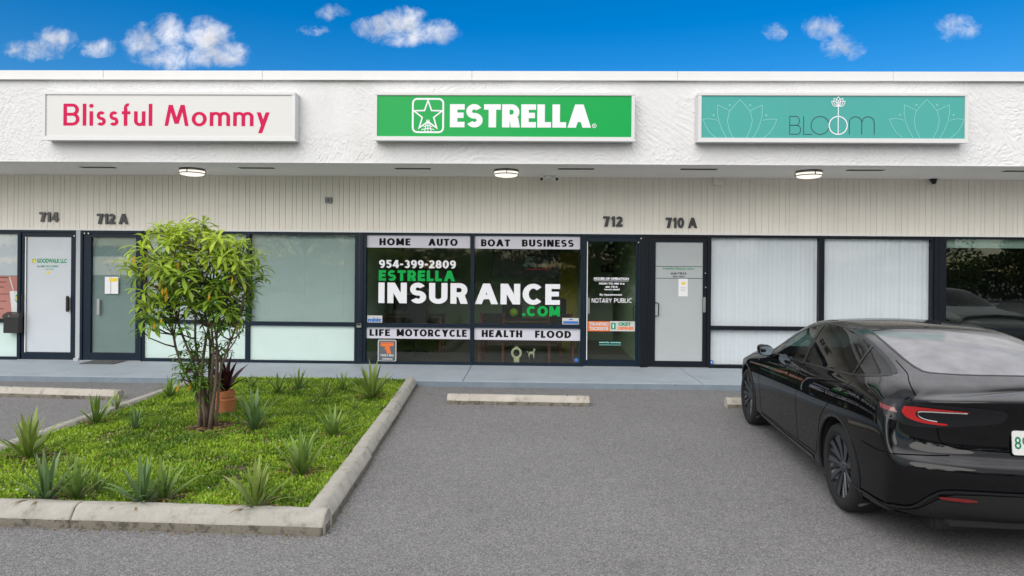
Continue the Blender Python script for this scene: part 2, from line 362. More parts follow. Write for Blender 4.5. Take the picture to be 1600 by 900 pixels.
# ------------------------------------------------------------------ lettering: strokes cut into flat polygons
def _arc(cx, cy, rx, ry, a0, a1, t, n=26):
    n = max(4, int(abs(a1 - a0) / 360 * 44)); o = []; i_ = []
    for k in range(n + 1):
        a = R(a0 + (a1 - a0) * k / n)
        o.append((cx + rx * math.cos(a), cy + ry * math.sin(a))); i_.append((cx + (rx - t[0]) * math.cos(a), cy + (ry - t[1]) * math.sin(a)))
    return [[o[k], o[k + 1], i_[k + 1], i_[k]] for k in range(n)]
def glyph(ch, t, wd=None):
    """polygons of a capital-height-1 letter drawn with stroke t; returns (polys, width)"""
    P = []; th = t * (0.92 if t < .28 else .76)
    def V_(x, y0=0, y1=1): P.append([[(x, y0), (x + t, y0), (x + t, y1), (x, y1)]])
    def H_(y, x0, x1): P.append([[(x0, y), (x1, y), (x1, y + th), (x0, y + th)]])
    def D_(x0, y0, x1, y1, w=t): P.append([[(x0, y0), (x0 + w, y0), (x1 + w, y1), (x1, y1)]])
    def A_(cx, cy, rx, ry, a0, a1): P.append(_arc(cx, cy, rx, ry, a0, a1, (min(t, rx * .74), min(th, ry * .80))))
    W = {'^': 1.0, 'A': .92, 'B': .68, 'C': .80, 'D': .78, 'E': .58, 'F': .56, 'G': .84, 'H': .74, 'I': t, 'K': .72, 'L': .54, 'M': .92, 'N': .78, 'O': .92, 'P': .66,
         'R': .70, 'S': .66, 'T': .66, 'U': .74, 'V': .86, 'W': 1.2, 'Y': .80, 'X': .8, '0': .66, '1': .38, '2': .60, '3': .60, '4': .68, '5': .60, '6': .62, '7': .60, '8': .64, '9': .62,
         '.': t, '-': .34, ' ': .34, 'l': t, 'i': t, 's': .40, 'f': .38, 'u': .48, 'o': .62, 'm': .84, 'y': .54}.get(ch, .6)
    W = max(W, t) if ch in 'Il.i' else W * (1 + (t - .2) * .45)
    if wd: W = wd
    rb = (1 + th) / 4
    if ch == 'A':
        q = t * 1.12; m_ = W / 2 - q / 2; D_(0, 0, m_, 1, q); D_(W - q, 0, m_, 1, q); H_(.24, W * .18, W * .82)
    elif ch == 'B':
        V_(0); r1 = rb * .97; c1 = 1 - r1; r2 = (1 - 2 * r1 + th) / 2; x1 = W - r1 * 1.05; x2 = W - r2
        H_(0, t * .5, x2); H_(2 * r2 - th, t * .5, x2); H_(1 - th, t * .5, x1); A_(x1, c1, W * .96 - x1, r1, -90, 90); A_(x2, r2, W - x2, r2, -90, 90)
    elif ch == 'C': A_(W * .53, .5, W * .53, .51, 42, 318)
    elif ch == 'G': A_(W * .52, .5, W * .52, .51, 42, 340); H_(.36, W * .52, W); V_(W - t, .12, .45)
    elif ch == 'D': V_(0); c = W - .5; H_(0, t * .5, max(c, t)); H_(1 - th, t * .5, max(c, t)); A_(max(c, t), .5, W - max(c, t), .5, -90, 90)
    elif ch in 'EF':
        V_(0); H_(1 - th, t * .5, W); H_(.5 - th * .5 + (.02 if ch == 'E' else -.03), t * .5, W * .93)
        if ch == 'E': H_(0, t * .5, W)
    elif ch == 'H': V_(0); V_(W - t); H_(.5 - th / 2, t * .5, W - t * .5)
    elif ch in 'Il': V_(0)
    elif ch == 'i': V_(0, 0, .66); A_(t / 2, .90, t * .62, t * .62, 0, 360); P[-1] = [[(t / 2 + t * .62 * math.cos(R(a)), .90 + t * .62 * math.sin(R(a))) for a in range(0, 360, 20)]]
    elif ch == 'K': V_(0); D_(t * .6, .36, W - t * 1.35, 1, t * 1.3); D_(W - t * 1.35, 0, t * 1.1, .62, t * 1.3)
    elif ch == 'L': V_(0); H_(0, t * .5, W)
    elif ch == 'M': V_(0); V_(W - t); D_(W / 2 - t * .55, .12, 0, 1, t * 1.1); D_(W / 2 - t * .55, .12, W - t * 1.1, 1, t * 1.1)
    elif ch == '^': D_(0, 0, W * .17, 1, t); D_(W - t, 0, W * .83 - t, 1, t); D_(W / 2 - t * .55, .10, W * .17, 1, t * 1.1); D_(W / 2 - t * .55, .10, W * .83 - t * 1.1, 1, t * 1.1)
    elif ch == 'N': V_(0); V_(W - t); D_(W - t * 1.2, 0, 0, 1, t * 1.2)
    elif ch == 'O': A_(W / 2, .5, W / 2, .515, 0, 360)
    elif ch == '0': A_(W / 2, .5, W / 2, .51, 0, 360)
    elif ch in 'PR':
        V_(0); r1 = .31 + th * .12; x1 = W - r1 if W - r1 > t else t; c = 1 - r1
        H_(1 - th, t * .5, x1); H_(1 - 2 * r1, t * .5, x1); A_(x1, c, W * .97 - x1, r1, -90, 90)
        if ch == 'R': D_(W - t * 1.2, 0, W * .40, .42, t * 1.2)
    elif ch == 'S':
        A_(W * .49, 1 - rb, W * .47, rb + .005, 28, 282); A_(W * .51, rb, W * .49, rb + .005, 102, -150)
    elif ch == 's':
        k = .66; r4 = (k + th) / 4; A_(W * .5, k - r4, W * .46, r4, 35, 270); A_(W * .5, r4, W * .5, r4, 90, -145)
    elif ch == 'T': H_(1 - th, 0, W); V_(W / 2 - t / 2)
    elif ch == 'U': r1 = W / 2; V_(0, r1 * .85, 1); V_(W - t, r1 * .85, 1); A_(W / 2, r1 * .85, W / 2, r1 * .85 + .01, 180, 360)
    elif ch == 'u': r1 = W * .5; V_(0, r1, .66); V_(W - t, 0, .66); A_(W / 2, r1, W / 2, r1 + .01, 180, 360)
    elif ch == 'f': V_(W * .22, 0, .80); H_(.66 - th, 0, W * .95); A_(W * .22 + W * .46, .80, W * .46, .22, 180, 70)
    elif ch == 'o': A_(W / 2, .33, W / 2, .345, 0, 360)
    elif ch == 'm':
        V_(0, 0, .66); q = (W + t) / 2
        for x in (0, q - t): A_(x + q / 2, .43, q / 2, .245, 0, 180); V_(x + q - t, 0, .43)
    elif ch == 'y': q = t * 1.1; D_(W * .5 - q / 2, .03, 0, .66, q); D_(W * .12, -.33, W - q, .66, q)
    elif ch == 'V': D_(W / 2 - t / 2, 0, 0, 1); D_(W / 2 - t / 2, 0, W - t, 1)
    elif ch == 'Y': D_(W / 2 - t * .55, .40, 0, 1, t * 1.15); D_(W / 2 - t * .55, .40, W - t * 1.15, 1, t * 1.15); V_(W / 2 - t / 2, 0, .45)
    elif ch == 'X': D_(0, 0, W - t * 1.1, 1, t * 1.1); D_(W - t * 1.1, 0, 0, 1, t * 1.1)
    elif ch == '1': V_(W - t); D_(0, .72, W - t, 1, t * .8)
    elif ch == '2': A_(W * .5, .70, W * .48, .305, 165, -25); D_(0, th * .5, W - t * 1.35, .62, t * 1.35); H_(0, 0, W)
    elif ch == '3': A_(W * .48, 1 - rb, W * .45, rb, 150, -90); A_(W * .5, rb, W * .5, rb, 90, -150)
    elif ch == '4': H_(.2, 0, W); V_(W * .55, 0, 1); D_(0, .28, W * .45, 1, t * 1.0)
    elif ch == '5': H_(1 - th, W * .1, W * .95); V_(W * .1, .5, 1); A_(W * .5, .33, W * .5, .335, 128, -150)
    elif ch == '6': A_(W * .5, .33, W * .5, .34, 0, 360); A_(W * .52, .5, W * .52, .51, 60, 200)
    elif ch == '7': H_(1 - th, 0, W); D_(W * .18, 0, W - t * 1.25, 1 - th * .5, t * 1.25)
    elif ch == '8': A_(W * .5, 1 - rb, W * .45, rb, 0, 360); A_(W * .5, rb, W * .5, rb, 0, 360)
    elif ch == '9': A_(W * .5, .67, W * .5, .34, 0, 360); A_(W * .48, .5, W * .52, .51, 20, -120)
    elif ch == '.': P.append([[(0, 0), (t, 0), (t, t), (0, t)]])
    elif ch == '-': H_(.36, 0, W)
    return P, W
def word(txt, t=.2, gap=.12, sp=.34, widths=None):
    out = []; x = 0
    for i, ch in enumerate(txt):
        if ch == ' ': x += sp; continue
        if ch == '|': x += (widths or 1); continue
        P, W = glyph(ch, t)
        for st in P: out.append([[(a + x, b) for a, b in q] for q in st])
        x += W + gap
    return out, x - gap
def lay(strokes, name, m, parent, X0, X1, Z0, Z1, Y, depth=0.0, tw=None, origin_w=None):
    """places cap-height-1 strokes into the rectangle X0..X1, Z0..Z1 of the plane y = Y (facing -y)"""
    W = tw; sx = (X1 - X0) / W; sz = Z1 - Z0; mb = MB()
    for k, st in enumerate(strokes):
        y = Y - (k % 5) * 0.00025
        for q in st:
            a = [(X0 + p[0] * sx, y, Z0 + p[1] * sz) for p in q]
            ar = sum(a[i][0] * a[(i + 1) % len(a)][2] - a[(i + 1) % len(a)][0] * a[i][2] for i in range(len(a)))
            if ar < 0: a = a[::-1]
            n = len(a)
            if depth: 
                b = [(p[0], y + depth, p[2]) for p in a]
                mb.add(a + b, [tuple(range(n))] + [(i, n + i, n + (i + 1) % n, (i + 1) % n) for i in range(n)])
            else: mb.add(a, [tuple(range(n))])
    return mb.build(name, m, parent)
def text_on(txt, name, m, parent, X0, X1, Z0, Z1, Y, t=.2, gap=.12, sp=.34, depth=0.0):
    st, W = word(txt, t, gap, sp); return lay(st, name, m, parent, X0, X1, Z0, Z1, Y, depth, W)
def small_text(txt, name, m, parent, X0, X1, Z0, Z1, Y, bold=0.0):
    cu = bpy.data.curves.new('t', 'FONT'); cu.body = txt; cu.offset = bold; cu.resolution_u = 3
    o = bpy.data.objects.new('t', cu); COL.objects.link(o); bpy.context.view_layer.update()
    me = bpy.data.meshes.new_from_object(o.evaluated_get(bpy.context.evaluated_depsgraph_get()))
    bpy.data.objects.remove(o); bpy.data.curves.remove(cu)
    vs = [v.co.copy() for v in me.vertices]; x0, x1 = min(v.x for v in vs), max(v.x for v in vs); z0, z1 = min(v.y for v in vs), max(v.y for v in vs)
    mb = MB(); mb.add([(X0 + (v.x - x0) / (x1 - x0) * (X1 - X0), Y, Z0 + (v.y - z0) / (z1 - z0) * (Z1 - Z0)) for v in vs], [tuple(p.vertices) for p in me.polygons])
    bpy.data.meshes.remove(me); return mb.build(name, m, parent)
def ribbon(mb, pts, t, Y, closed=False, m=None):
    pts = [Vector((p[0], p[1])) for p in pts]; n = len(pts); L_ = []; 
    for i in range(n):
        a = pts[(i - 1) % n] if (closed or i > 0) else pts[i]; b = pts[(i + 1) % n] if (closed or i < n - 1) else pts[i]
        d1 = (pts[i] - a); d2 = (b - pts[i]); d1 = d1.normalized() if d1.length > 0 else d2.normalized(); d2 = d2.normalized() if d2.length > 0 else d1
        d = (d1 + d2); d = d.normalized() if d.length > 1e-5 else d1; nn = Vector((-d.y, d.x)); k = max(.35, abs(nn.dot(Vector((-d1.y, d1.x)))))
        L_.append((pts[i] + nn * t / 2 / k, pts[i] - nn * t / 2 / k))
    vs = [(q.x, Y, q.y) for pr in L_ for q in pr]; fs = []
    for i in range(n if closed else n - 1):
        j = (i + 1) % n; fs.append((2 * i, 2 * i + 1, 2 * j + 1, 2 * j))
    return mb.add(vs, fs, m)

# ------------------------------------------------------------------ the setting
YF, YS, ZS, ZSOF, ZH = 12.03, 10.44, 0.095, 3.496, 2.478
XL, XR = -14.5, 14.5
def F(px, py, dy=0.0): p = onY(px, py, YF + dy); return p.x, p.z
def FX(px, py=465): return onY(px, py, YF).x
def S(px, py, dy=0.0): p = onY(px, py, YS + dy); return p.x, p.z

g = MB().add([(-300, -300, 0), (300, -300, 0), (300, 300, 0), (-300, 300, 0)], [(0, 1, 2, 3)]).build('asphalt_lot', 'asphalt'); tag(g, kind='structure')
walk = thing('sidewalk', None, None, (0, 10.35, 0)); walk['kind'] = 'structure'
xs = [XL, -9.6, -5.2, -1.0, 2.72, 6.6, 10.6, XR]
for a, b in zip(xs, xs[1:]):
    MB().box(a + .004, b - .004, 10.353, YF + .15, -.2, ZS, None, .006).build('slab', 'walk', walk)
    MB().box(a, b, 10.346, 10.356, -.2, ZS - .012, None).build('kerb_face', 'kerbpaint', walk)

def vnoise(x, y, seed, n=256):
    rs = np.random.RandomState(seed).rand(n, n); xi = np.floor(x).astype(int); yi = np.floor(y).astype(int); fx = x - xi; fy = y - yi
    fx = fx * fx * (3 - 2 * fx); fy = fy * fy * (3 - 2 * fy); g_ = lambda i, j: rs[i % n, j % n]
    return (g_(xi, yi) * (1 - fx) + g_(xi + 1, yi) * fx) * (1 - fy) + (g_(xi, yi + 1) * (1 - fx) + g_(xi + 1, yi + 1) * fx) * fy
def fbm(x, y, seed, o=4, lac=2.1, gain=.5):
    s = 0; a = 1; t = 0
    for k in range(o): s = s + a * vnoise(x, y, seed + k); t += a; a *= gain; x = x * lac + 3.7; y = y * lac + 1.3
    return s / t
def grid_mesh(name, Pts, m, parent=None, smooth=True, flip=False):
    nu, nv, _ = Pts.shape; me = bpy.data.meshes.new(name); off = wloc(parent) if parent else Vector((0, 0, 0))
    co = (Pts - np.array(off)).reshape(-1, 3); i = np.arange(nu * nv).reshape(nu, nv)
    q = np.stack([i[:-1, :-1], i[1:, :-1], i[1:, 1:], i[:-1, 1:]], -1).reshape(-1, 4)
    if flip: q = q[:, ::-1]
    me.vertices.add(nu * nv); me.vertices.foreach_set('co', co.ravel()); me.loops.add(q.size); me.loops.foreach_set('vertex_index', q.ravel())
    me.polygons.add(len(q)); me.polygons.foreach_set('loop_start', np.arange(0, q.size, 4)); me.polygons.foreach_set('loop_total', np.full(len(q), 4))
    me.update(calc_edges=True); me.polygons.foreach_set('use_smooth', np.full(len(q), smooth)); me.materials.append(M[m] if isinstance(m, str) else m)
    o = bpy.data.objects.new(name, me); COL.objects.link(o); o.parent = parent; return o

# ------------------------------------------------------------------ the building
B = thing('shop_building', 'long low white stucco strip mall building with dark framed shop windows and doors', 'building', (0, YF, 0))
ZT = 4.93
zc0 = S(800, 126)[1]
nx, nzv = 1900, 100
gx = np.linspace(-11.5, 11.5, nx); gz = np.linspace(ZSOF, zc0 + .02, nzv); X_, Z_ = np.meshgrid(gx, gz, indexing='ij')
wx = X_ + .35 * (fbm(X_ * 1.7, Z_ * 1.7, 11) - .5); wz = Z_ + .35 * (fbm(X_ * 1.7 + 9, Z_ * 1.7, 21) - .5)
ang = 2.4 * (vnoise(X_ * .8 + 50, Z_ * .8 + 5, 5) - .5) - .5
ux = wx * np.cos(ang) + wz * np.sin(ang); uz = -wx * np.sin(ang) + wz * np.cos(ang)
n1 = fbm(ux * 2.6 + 40, uz * 7.5 + 40, 31, 3) * 6.0; fr = n1 - np.floor(n1)
ter = np.clip((fr - .78) / .22, 0, 1); ter = ter * ter * (3 - 2 * ter) - fr * .75
n2 = fbm(ux * 6 + 80, uz * 13 + 80, 61, 3) * 4.0; fr2 = n2 - np.floor(n2); t2 = np.clip((fr2 - .8) / .2, 0, 1) - fr2 * .8
mask = np.clip((fbm(X_ * 1.1 + 5, Z_ * 1.6, 91, 2) - .22) * 4.0, .35, 1)
h = (ter * .0155 + t2 * .0085) * mask + fbm(X_ * 20, Z_ * 20, 71, 3) * .003
edge = np.clip((Z_ - ZSOF) / .05, 0, 1) ** .5
Pt = np.stack([X_, YS - h * edge, Z_], -1)
grid_mesh('fascia', Pt, 'stucco', B, True, False)
for a, b in ((XL, -11.5), (11.5, XR)): box('fascia', 'stucco', B, a, b, YS, YS + .2, ZSOF, zc0 + .02)
box('fascia_back', 'stucco', B, XL, XR, YS + .22, YS + .4, ZSOF + .05, ZT - .02)
# the fold-down edge of the fascia and the coping lengths
cj = [XL, -9.9, -6.75, onY(412, 118, YS).x, -.9, 2.3, 5.6, 8.8, 11.9, XR]
for a, b in zip(cj, cj[1:]):
    MB().box(a + .002, b - .002, YS - .055, YS + .46, zc0, S(800, 112.5)[1], None, .004).box(a + .002, b - .002, YS - .062, YS - .054, zc0 - .010, zc0 + .018, None).build('coping', 'coping', B)
for a, b in ((XL, XR),):
    box('soffit', 'soffit', B, a, b, YS + .012, YF, ZSOF - .003, ZSOF + .05)
for px, py in ((-100, 260), (153, 261.5), (401, 262.5), (645, 263.5), (900, 264), (1092, 264.5), (1352, 266), (1597, 267.5), (1800, 269)):
    p = onZ(px, py, ZSOF - .004)
    mb = MB()
    for k in range(3): mb.box(p.x - .285, p.x + .285, p.y - .055 + k * .04, p.y - .03 + k * .04, ZSOF - .010, ZSOF - .0035, 'blackp')
    mb.box(p.x - .30, p.x + .30, p.y - .065, p.y + .065, ZSOF - .0036, ZSOF - .0031, 'greyd')
    mb.build('soffit_vent', None, B)
# vertical siding boards with open joints
box('siding_backing', 'groove', B, XL, XR, YF - .035, YF + .0, ZH + .02, ZSOF - .003)
bx_ = XL; bw = .1105; pat = [1.0, 1.0, .62, 1.36, 1.0, .98, 1.1, .7]; cache = {}; k = 0
while bx_ < XR:
    wdt = bw * pat[k % 8]; k += 1; key = k % 8
    if key not in cache:
        o = MB().box(-(wdt / 2 - .0030), wdt / 2 - .0030, YF - .0435, YF - .034, ZH + .032, ZSOF - .004, None).build('siding_board', 'siding', B); cache[key] = o
        o.location.x = bx_ + wdt / 2
    else:
        o = cache[key].copy(); COL.objects.link(o); o.location.x = bx_ + wdt / 2; o.location.y = cache[key].location.y + rnd.uniform(-.0015, .0015)
    bx_ += wdt
box('siding_trim', 'trimwhite', B, XL, XR, YF - .062, YF - .0, ZH, ZH + .031)

def frame(name, m, x0, x1, z0, z1, holes, parent=B, y0=YF - .03, y1=YF + .07, c=.0):
    """bars around rectangular openings stacked from top to bottom; holes = (hx0, hx1, hz0, hz1)"""
    mb = MB(); hx0 = min(h[0] for h in holes); hx1 = max(h[1] for h in holes)
    mb.box(x0, hx0, y0, y1, z0, z1); mb.box(hx1, x1, y0, y1, z0, z1)
    hs_ = sorted(holes, key=lambda q: -q[3]); top = z1
    for h_ in hs_: mb.box(hx0, hx1, y0 + .002, y1 - .002, h_[3], top); top = h_[2]
    mb.box(hx0, hx1, y0 + .002, y1 - .002, z0, top)
    return mb.build(name, m, parent)
def pane(m, parent, h, y=YF + .02, name='pane'):
    return box(name, m, parent, h[0] - .004, h[1] + .004, y, y + .006, h[2] - .004, h[3] + .004)
def hole(px0, px1, py0, py1):
    cx = (px0 + px1) / 2; cy = (py0 + py1) / 2
    return (F(px0, cy)[0], F(px1, cy)[0], F(cx, py1)[1], F(cx, py0)[1])
YG = YF + .017   # front face of films on the glass
# --- window A, far left
xa, xb = FX(-170), FX(31)
hA = hole(-160, 28, 365, 497); hA2 = hole(-160, 28, 503, 556)
wA = frame('window', 'navy', xa, xb, ZS, ZH, [hA, hA2]); wA['label'] = 'window with salmon poster and black mailbox at far left'
pane('glassc', wA, hA); pane('mint', wA, hA2)
def film(name, m, parent, px0, px1, py0, py1, y=YG, t=.001):
    h_ = hole(px0, px1, py0, py1); return box(name, m, parent, h_[0], h_[1], y - t, y, h_[2], h_[3])
film('frosted_film', 'frost', wA, -160, 28, 365, 430, YF + .03)
film('poster', 'pinkposter', wA, -160, 28, 430.5, 497, YF + .032)
mb = MB()
for q, (a, b) in enumerate(((433, 0), (440, 0), (448, 0), (459, 0), (470, 0), (482, 0))):
    h_ = hole(-40, 12 - (q % 3) * 4, a, a + .9); mb.box(h_[0], h_[1], YF + .0295, YF + .0305, h_[2], h_[3])
mb.build('poster_line', 'blackv', wA)
h_ = hole(13, 28, 455, 495)
mb = MB(); mb.poly([(h_[0], YF + .029, h_[3]), (h_[0] + .05, YF + .029, h_[2]), (h_[1], YF + .029, h_[2]), (h_[1], YF + .029, h_[3])]); mb.build('cup_picture', 'paper', wA)
h_ = hole(21, 30, 459, 474); mb = MB(); c_ = ((h_[0] + h_[1]) / 2, (h_[2] + h_[3]) / 2)
mb.add([(c_[0] + .052 * math.cos(a * PI / 10), YF + .0285, c_[1] + .075 * math.sin(a * PI / 10)) for a in range(20)], [tuple(range(20))], 'vgreen')
mb.add([(c_[0] + .034 * math.cos(a * PI / 10), YF + .0280, c_[1] + .055 * math.sin(a * PI / 10)) for a in range(20)], [tuple(range(20))], 'yellow')
mb.build('cup_badge', None, wA)
mb = MB(); p0 = F(13, 432); p1 = F(24, 470); mb.tube([(p0[0], YF + .028, p0[1]), (p1[0], YF + .028, p1[1])], .010, 6); mb.build('straw_picture', 'paper', wA)

def door(px0, px1, gx0, gx1, gy0, gy1, ybot, m, panem, label, handle_px, handle_side, fx0=None, fx1=None, mf=None, hz=(462, 487)):
    """outer frame px0..px1, glass gx0..gx1"""
    zt = ZH; zb = ZS
    fr_ = MB(); ex0, ex1 = FX(px0), FX(px1); j = .035
    fr_.box(ex0, ex0 + j, YF - .045, YF + .075, zb, zt); fr_.box(ex1 - j, ex1, YF - .045, YF + .075, zb, zt); fr_.box(ex0 + j, ex1 - j, YF - .043, YF + .073, zt - .045, zt)
    fo = fr_.build('door_frame', m, B)
    h_ = hole(gx0, gx1, gy0, gy1)
    d = frame('door', m, ex0 + j + .004, ex1 - j - .004, zb + .012, zt - .05, [h_], B, YF - .025, YF + .03); d['label'] = label
    pane(panem, d, h_, YF - .002)
    # threshold
    box('threshold', 'steel', B, ex0, ex1, YF - .06, YF + .0, ZS, ZS + .012)
    hx = FX(handle_px); z0_, z1_ = F(handle_px, hz[1])[1], F(handle_px, hz[0])[1]
    return d, h_, hx, z0_, z1_
# --- 714 door
d1, h1, hx, za, zb_ = door(31.5, 120.5, 41, 112, 370, 550, 562, 'navy', 'frost', 'white frosted door with green company lettering', 109, 1)
MB().box(hx - .03, hx + .03, YF - .075, YF - .045, za, zb_, None, .012).box(hx - .012, hx + .012, YF - .046, YF - .02, za + .03, zb_ - .03).build('handle', 'brass', d1)
x_ = FX(38.5); MB().tube([(x_, YF - .03, za - .05), (x_, YF - .07, za - .03), (x_, YF - .07, zb_ + .02), (x_, YF - .03, zb_ + .04)], .009, 8).build('handle', 'brass', d1)
h_ = hole(41, 43, 370, 550); box('weather_strip', 'trimwhite', d1, h_[0] - .006, h_[0] + .012, YF - .029, YF - .024, h_[2], h_[3])
def lab(txt, m, parent, px0, px1, py0, py1, y, bold=0.02, name='lettering'):
    h_ = hole(px0, px1, py0, py1); return small_text(txt, name, m, parent, h_[0], h_[1], h_[2], h_[3], y, bold)
M['lgreen'] = mat('green_company_print', (.02, .27, .12), .5)
lab('GOODWALK LLC', 'lgreen', d1, 58, 104.5, 404, 411, YF - .0035, .045)
lab('by MIA ELCHEIVI', 'lgreen', d1, 58.5, 91, 414.5, 418.5, YF - .0035, .03)
lab('services', 'lgreen', d1, 71, 84, 419.6, 421.2, YF - .0035, .03)
mb = MB(); p0 = F(53.3, 407.5)
for k in range(7):
    a = k * 2 * PI / 7; mb.add([(p0[0] + .016 * math.cos(a) + .028 * math.cos(q * PI / 5), YF - .0035 - k * .0002, p0[1] + .016 * math.sin(a) + .028 * math.sin(q * PI / 5)) for q in range(10)], [tuple(range(10))], 'lgreen' if k % 2 else 'yellow')
mb.build('flower_logo', None, d1)
mb = MB(); p0 = F(75.5, 425.5)
for k in range(5):
    a = k * 2 * PI / 5; mb.add([(p0[0] + .02 * math.cos(a) + .016 * math.cos(q * PI / 5), YF - .0035 - k * .0002, p0[1] + .012 * math.sin(a) + .013 * math.sin(q * PI / 5)) for q in range(10)], [tuple(range(10))], 'yellow')
mb.build('flower_mark', None, d1)
film('corner_sticker', 'panelw', d1, 42.5, 49, 371, 377, YF - .0025)
# --- pale jamb strip
box('pilaster', 'greyjamb', B, FX(121), FX(127.5), YF - .05, YF + .02, ZS, ZH)
MB().box(FX(119.5), FX(127), YF - .075, YF - .05, ZS, ZS + .05).build('pilaster_foot', 'greyjamb', B)
# --- 712A door
d2, h2, hx, za, zb_ = door(128, 223, 143, 213, 371, 551, 563, 'navy', 'glassg', 'glass door with blind and taped white paper', 155, 1)
box('door_blind', 'blindd', d2, h2[0], h2[1], YF + .035, YF + .04, h2[2], h2[3])
mb = MB(); z = h2[2]
while z < h2[3] - .02: mb.box(h2[0], h2[1], YF + .0325, YF + .0352, z, z + .016); z += .024
s_ = mb.build('blind_slat', 'blindd', d2); s_['kind'] = 'stuff'
film('white_band', 'panelw', d2, 143.5, 213, 401, 430, YF + .031)
mb = MB(); hh = hole(160, 176, 404, 429); c_ = (hh[0] + hh[1]) / 2
M['redline'] = mat('faded_red_line', (.45, .30, .29), .6)
ribbon(mb, [(c_ - .07 + .14 * q / 24 + .02 * math.sin(q * .9), hh[3] - .02 - (hh[3] - hh[2]) * (q / 26) + .03 * math.sin(q * .75)) for q in range(25)], .006, YF + .0295)
ribbon(mb, [(c_ + .05 * math.cos(q * PI / 9) - .06, hh[3] - .04 + .03 * math.sin(q * PI / 9)) for q in range(19)], .005, YF + .0293)
mb.build('line_drawing', 'redline', d2)
film('taped_paper', 'paper', d2, 164, 185, 432.5, 459, YF - .0035)
film('paper_strip', 'greyjamb', d2, 172.5, 174, 433, 459, YF - .0048)
film('yellow_mark', 'yellow', d2, 171, 184, 434.5, 440, YF - .0052)
h_ = hole(152.5, 157, 467, 492); MB().box(h_[0], h_[1], YF - .03, YF - .004, h_[2], h_[3], None, .006).build('handle', 'steel', d2)
# --- windows B, C
def blinds(px0, px1, py0, py1, label, m='blindg', grp=None):
    h_ = hole(px0, px1, py0, py1); t = thing('window_blind', label, 'window blind', ((h_[0] + h_[1]) / 2, YF + .10, h_[2]))
    mb = MB(); z = h_[2] - .02
    while z < h_[3]:
        mb.add([(h_[0] - .01, YF + .092, z), (h_[1] + .01, YF + .092, z), (h_[1] + .01, YF + .108, z + .021), (h_[0] - .01, YF + .108, z + .021)], [(0, 1, 2, 3)]); z += .0195
    s_ = mb.build('slat', m, t); s_['kind'] = 'stuff'
    box('head_rail', m, t, h_[0] - .01, h_[1] + .01, YF + .085, YF + .12, h_[3] - .0, h_[3] + .03)
    mb = MB()
    for f_ in (.12, .5, .88): x = h_[0] + (h_[1] - h_[0]) * f_; mb.box(x - .002, x + .002, YF + .0895, YF + .091, h_[2], h_[3])
    mb.build('ladder_cord', 'trimwhite', t); return t
hB = hole(226, 384, 366, 500); hB2 = hole(226, 384, 506, 560)
wB = frame('window', 'navy', FX(223.2), FX(388), ZS, ZH, [hB, hB2]); wB['label'] = 'window behind the shrub'
pane('glassg', wB, hB); pane('mint', wB, hB2)
blinds(226, 384, 366, 500, 'pale horizontal blind in the window behind the tall shrub', 'blinda')
hC = hole(391, 554, 367, 503); hC2 = hole(391, 554, 509, 563)
wC = frame('window', 'navy', FX(388.1), FX(556), ZS, ZH, [hC, hC2]); wC['label'] = 'window with green grey blind right of the shrub'
pane('glassg', wC, hC); pane('mint', wC, hC2)
blinds(391, 554, 367, 503, 'green grey horizontal blind in the window just right of the tall shrub', 'blindg')
# --- pier with lockbox
MB().box(FX(556.1), FX(568), YF - .045, YF + .07, ZS, ZH, None, .004).build('pier', 'navy', B)
MB().box(FX(561.6), FX(562.8), YF - .048, YF - .0445, ZS, ZH).build('pier_joint', 'blackp', B)
# --- insurance office windows
h3 = hole(572.5, 734.5, 367.5, 505.5); h3b = hole(572.5, 734.5, 511.5, 565)
w3 = frame('window', 'navy', FX(568.1), FX(737.4), ZS, ZH, [h3, h3b]); w3['label'] = 'left window of the insurance office'
pane('glass', w3, h3); pane('glass', w3, h3b)
h4 = hole(741, 906.5, 368.5, 506.5); h4b = hole(741, 906.5, 512.5, 567)
w4 = frame('window', 'navy', FX(737.6), FX(909.5), ZS, ZH, [h4, h4b]); w4['label'] = 'right window of the insurance office'
pane('glass', w4, h4); pane('glass', w4, h4b)
film('white_band', 'lilac', w3, 572.5, 734.5, 367.8, 387.2); film('white_band', 'lilac', w4, 741, 906.5, 369, 389)
film('white_band', 'lilac', w3, 572.5, 734.5, 511.8, 529.5); film('white_band', 'lilac', w4, 741, 906.5, 512.8, 531.8)
YT = YG - .0015
def wtext(txt, m, parent, px0, px1, py0, py1, t=.24, gap=.13, sp=.34, y=YT, name='lettering'):
    h_ = hole(px0, px1, py0, py1); return text_on(txt, name, m, parent, h_[0], h_[1], h_[2], h_[3], y, t, gap, sp)
wtext('HOME', 'blackv', w3, 592.5, 641, 372.3, 383.3, .29, .16); wtext('AUTO', 'blackv', w3, 669, 715, 373, 384, .29, .12)
wtext('BOAT', 'blackv', w4, 751.5, 797, 374, 385, .29, .12); wtext('BUSINESS', 'blackv', w4, 815.5, 896.5, 374.5, 385.5, .29, .14)
wtext('LIFE', 'blackv', w3, 577, 609, 514.5, 525, .29, .16); wtext('MOTORCYCLE', 'blackv', w3, 619.5, 729, 515, 526, .29, .13)
wtext('HEALTH', 'blackv', w4, 752.5, 816, 516, 527, .29, .14); wtext('FLOOD', 'blackv', w4, 836, 892.5, 517, 528.2, .29, .14)
wtext('954-399-2809', 'white', w3, 592, 712, 406.5, 419, .22, .11)
wtext('ESTRELLA', 'vgreen', w3, 591.5, 711, 422.5, 439.2, .27, .14)
wtext('INSUR', 'white', w3, 591, 731, 442, 474.2, .25, .12)
wtext('ANCE', 'white', w4, 742, 875, 443.5, 475.8, .25, .10)
wtext('.COM', 'vgreen', w4, 816, 875, 478.5, 494.2, .27, .12)
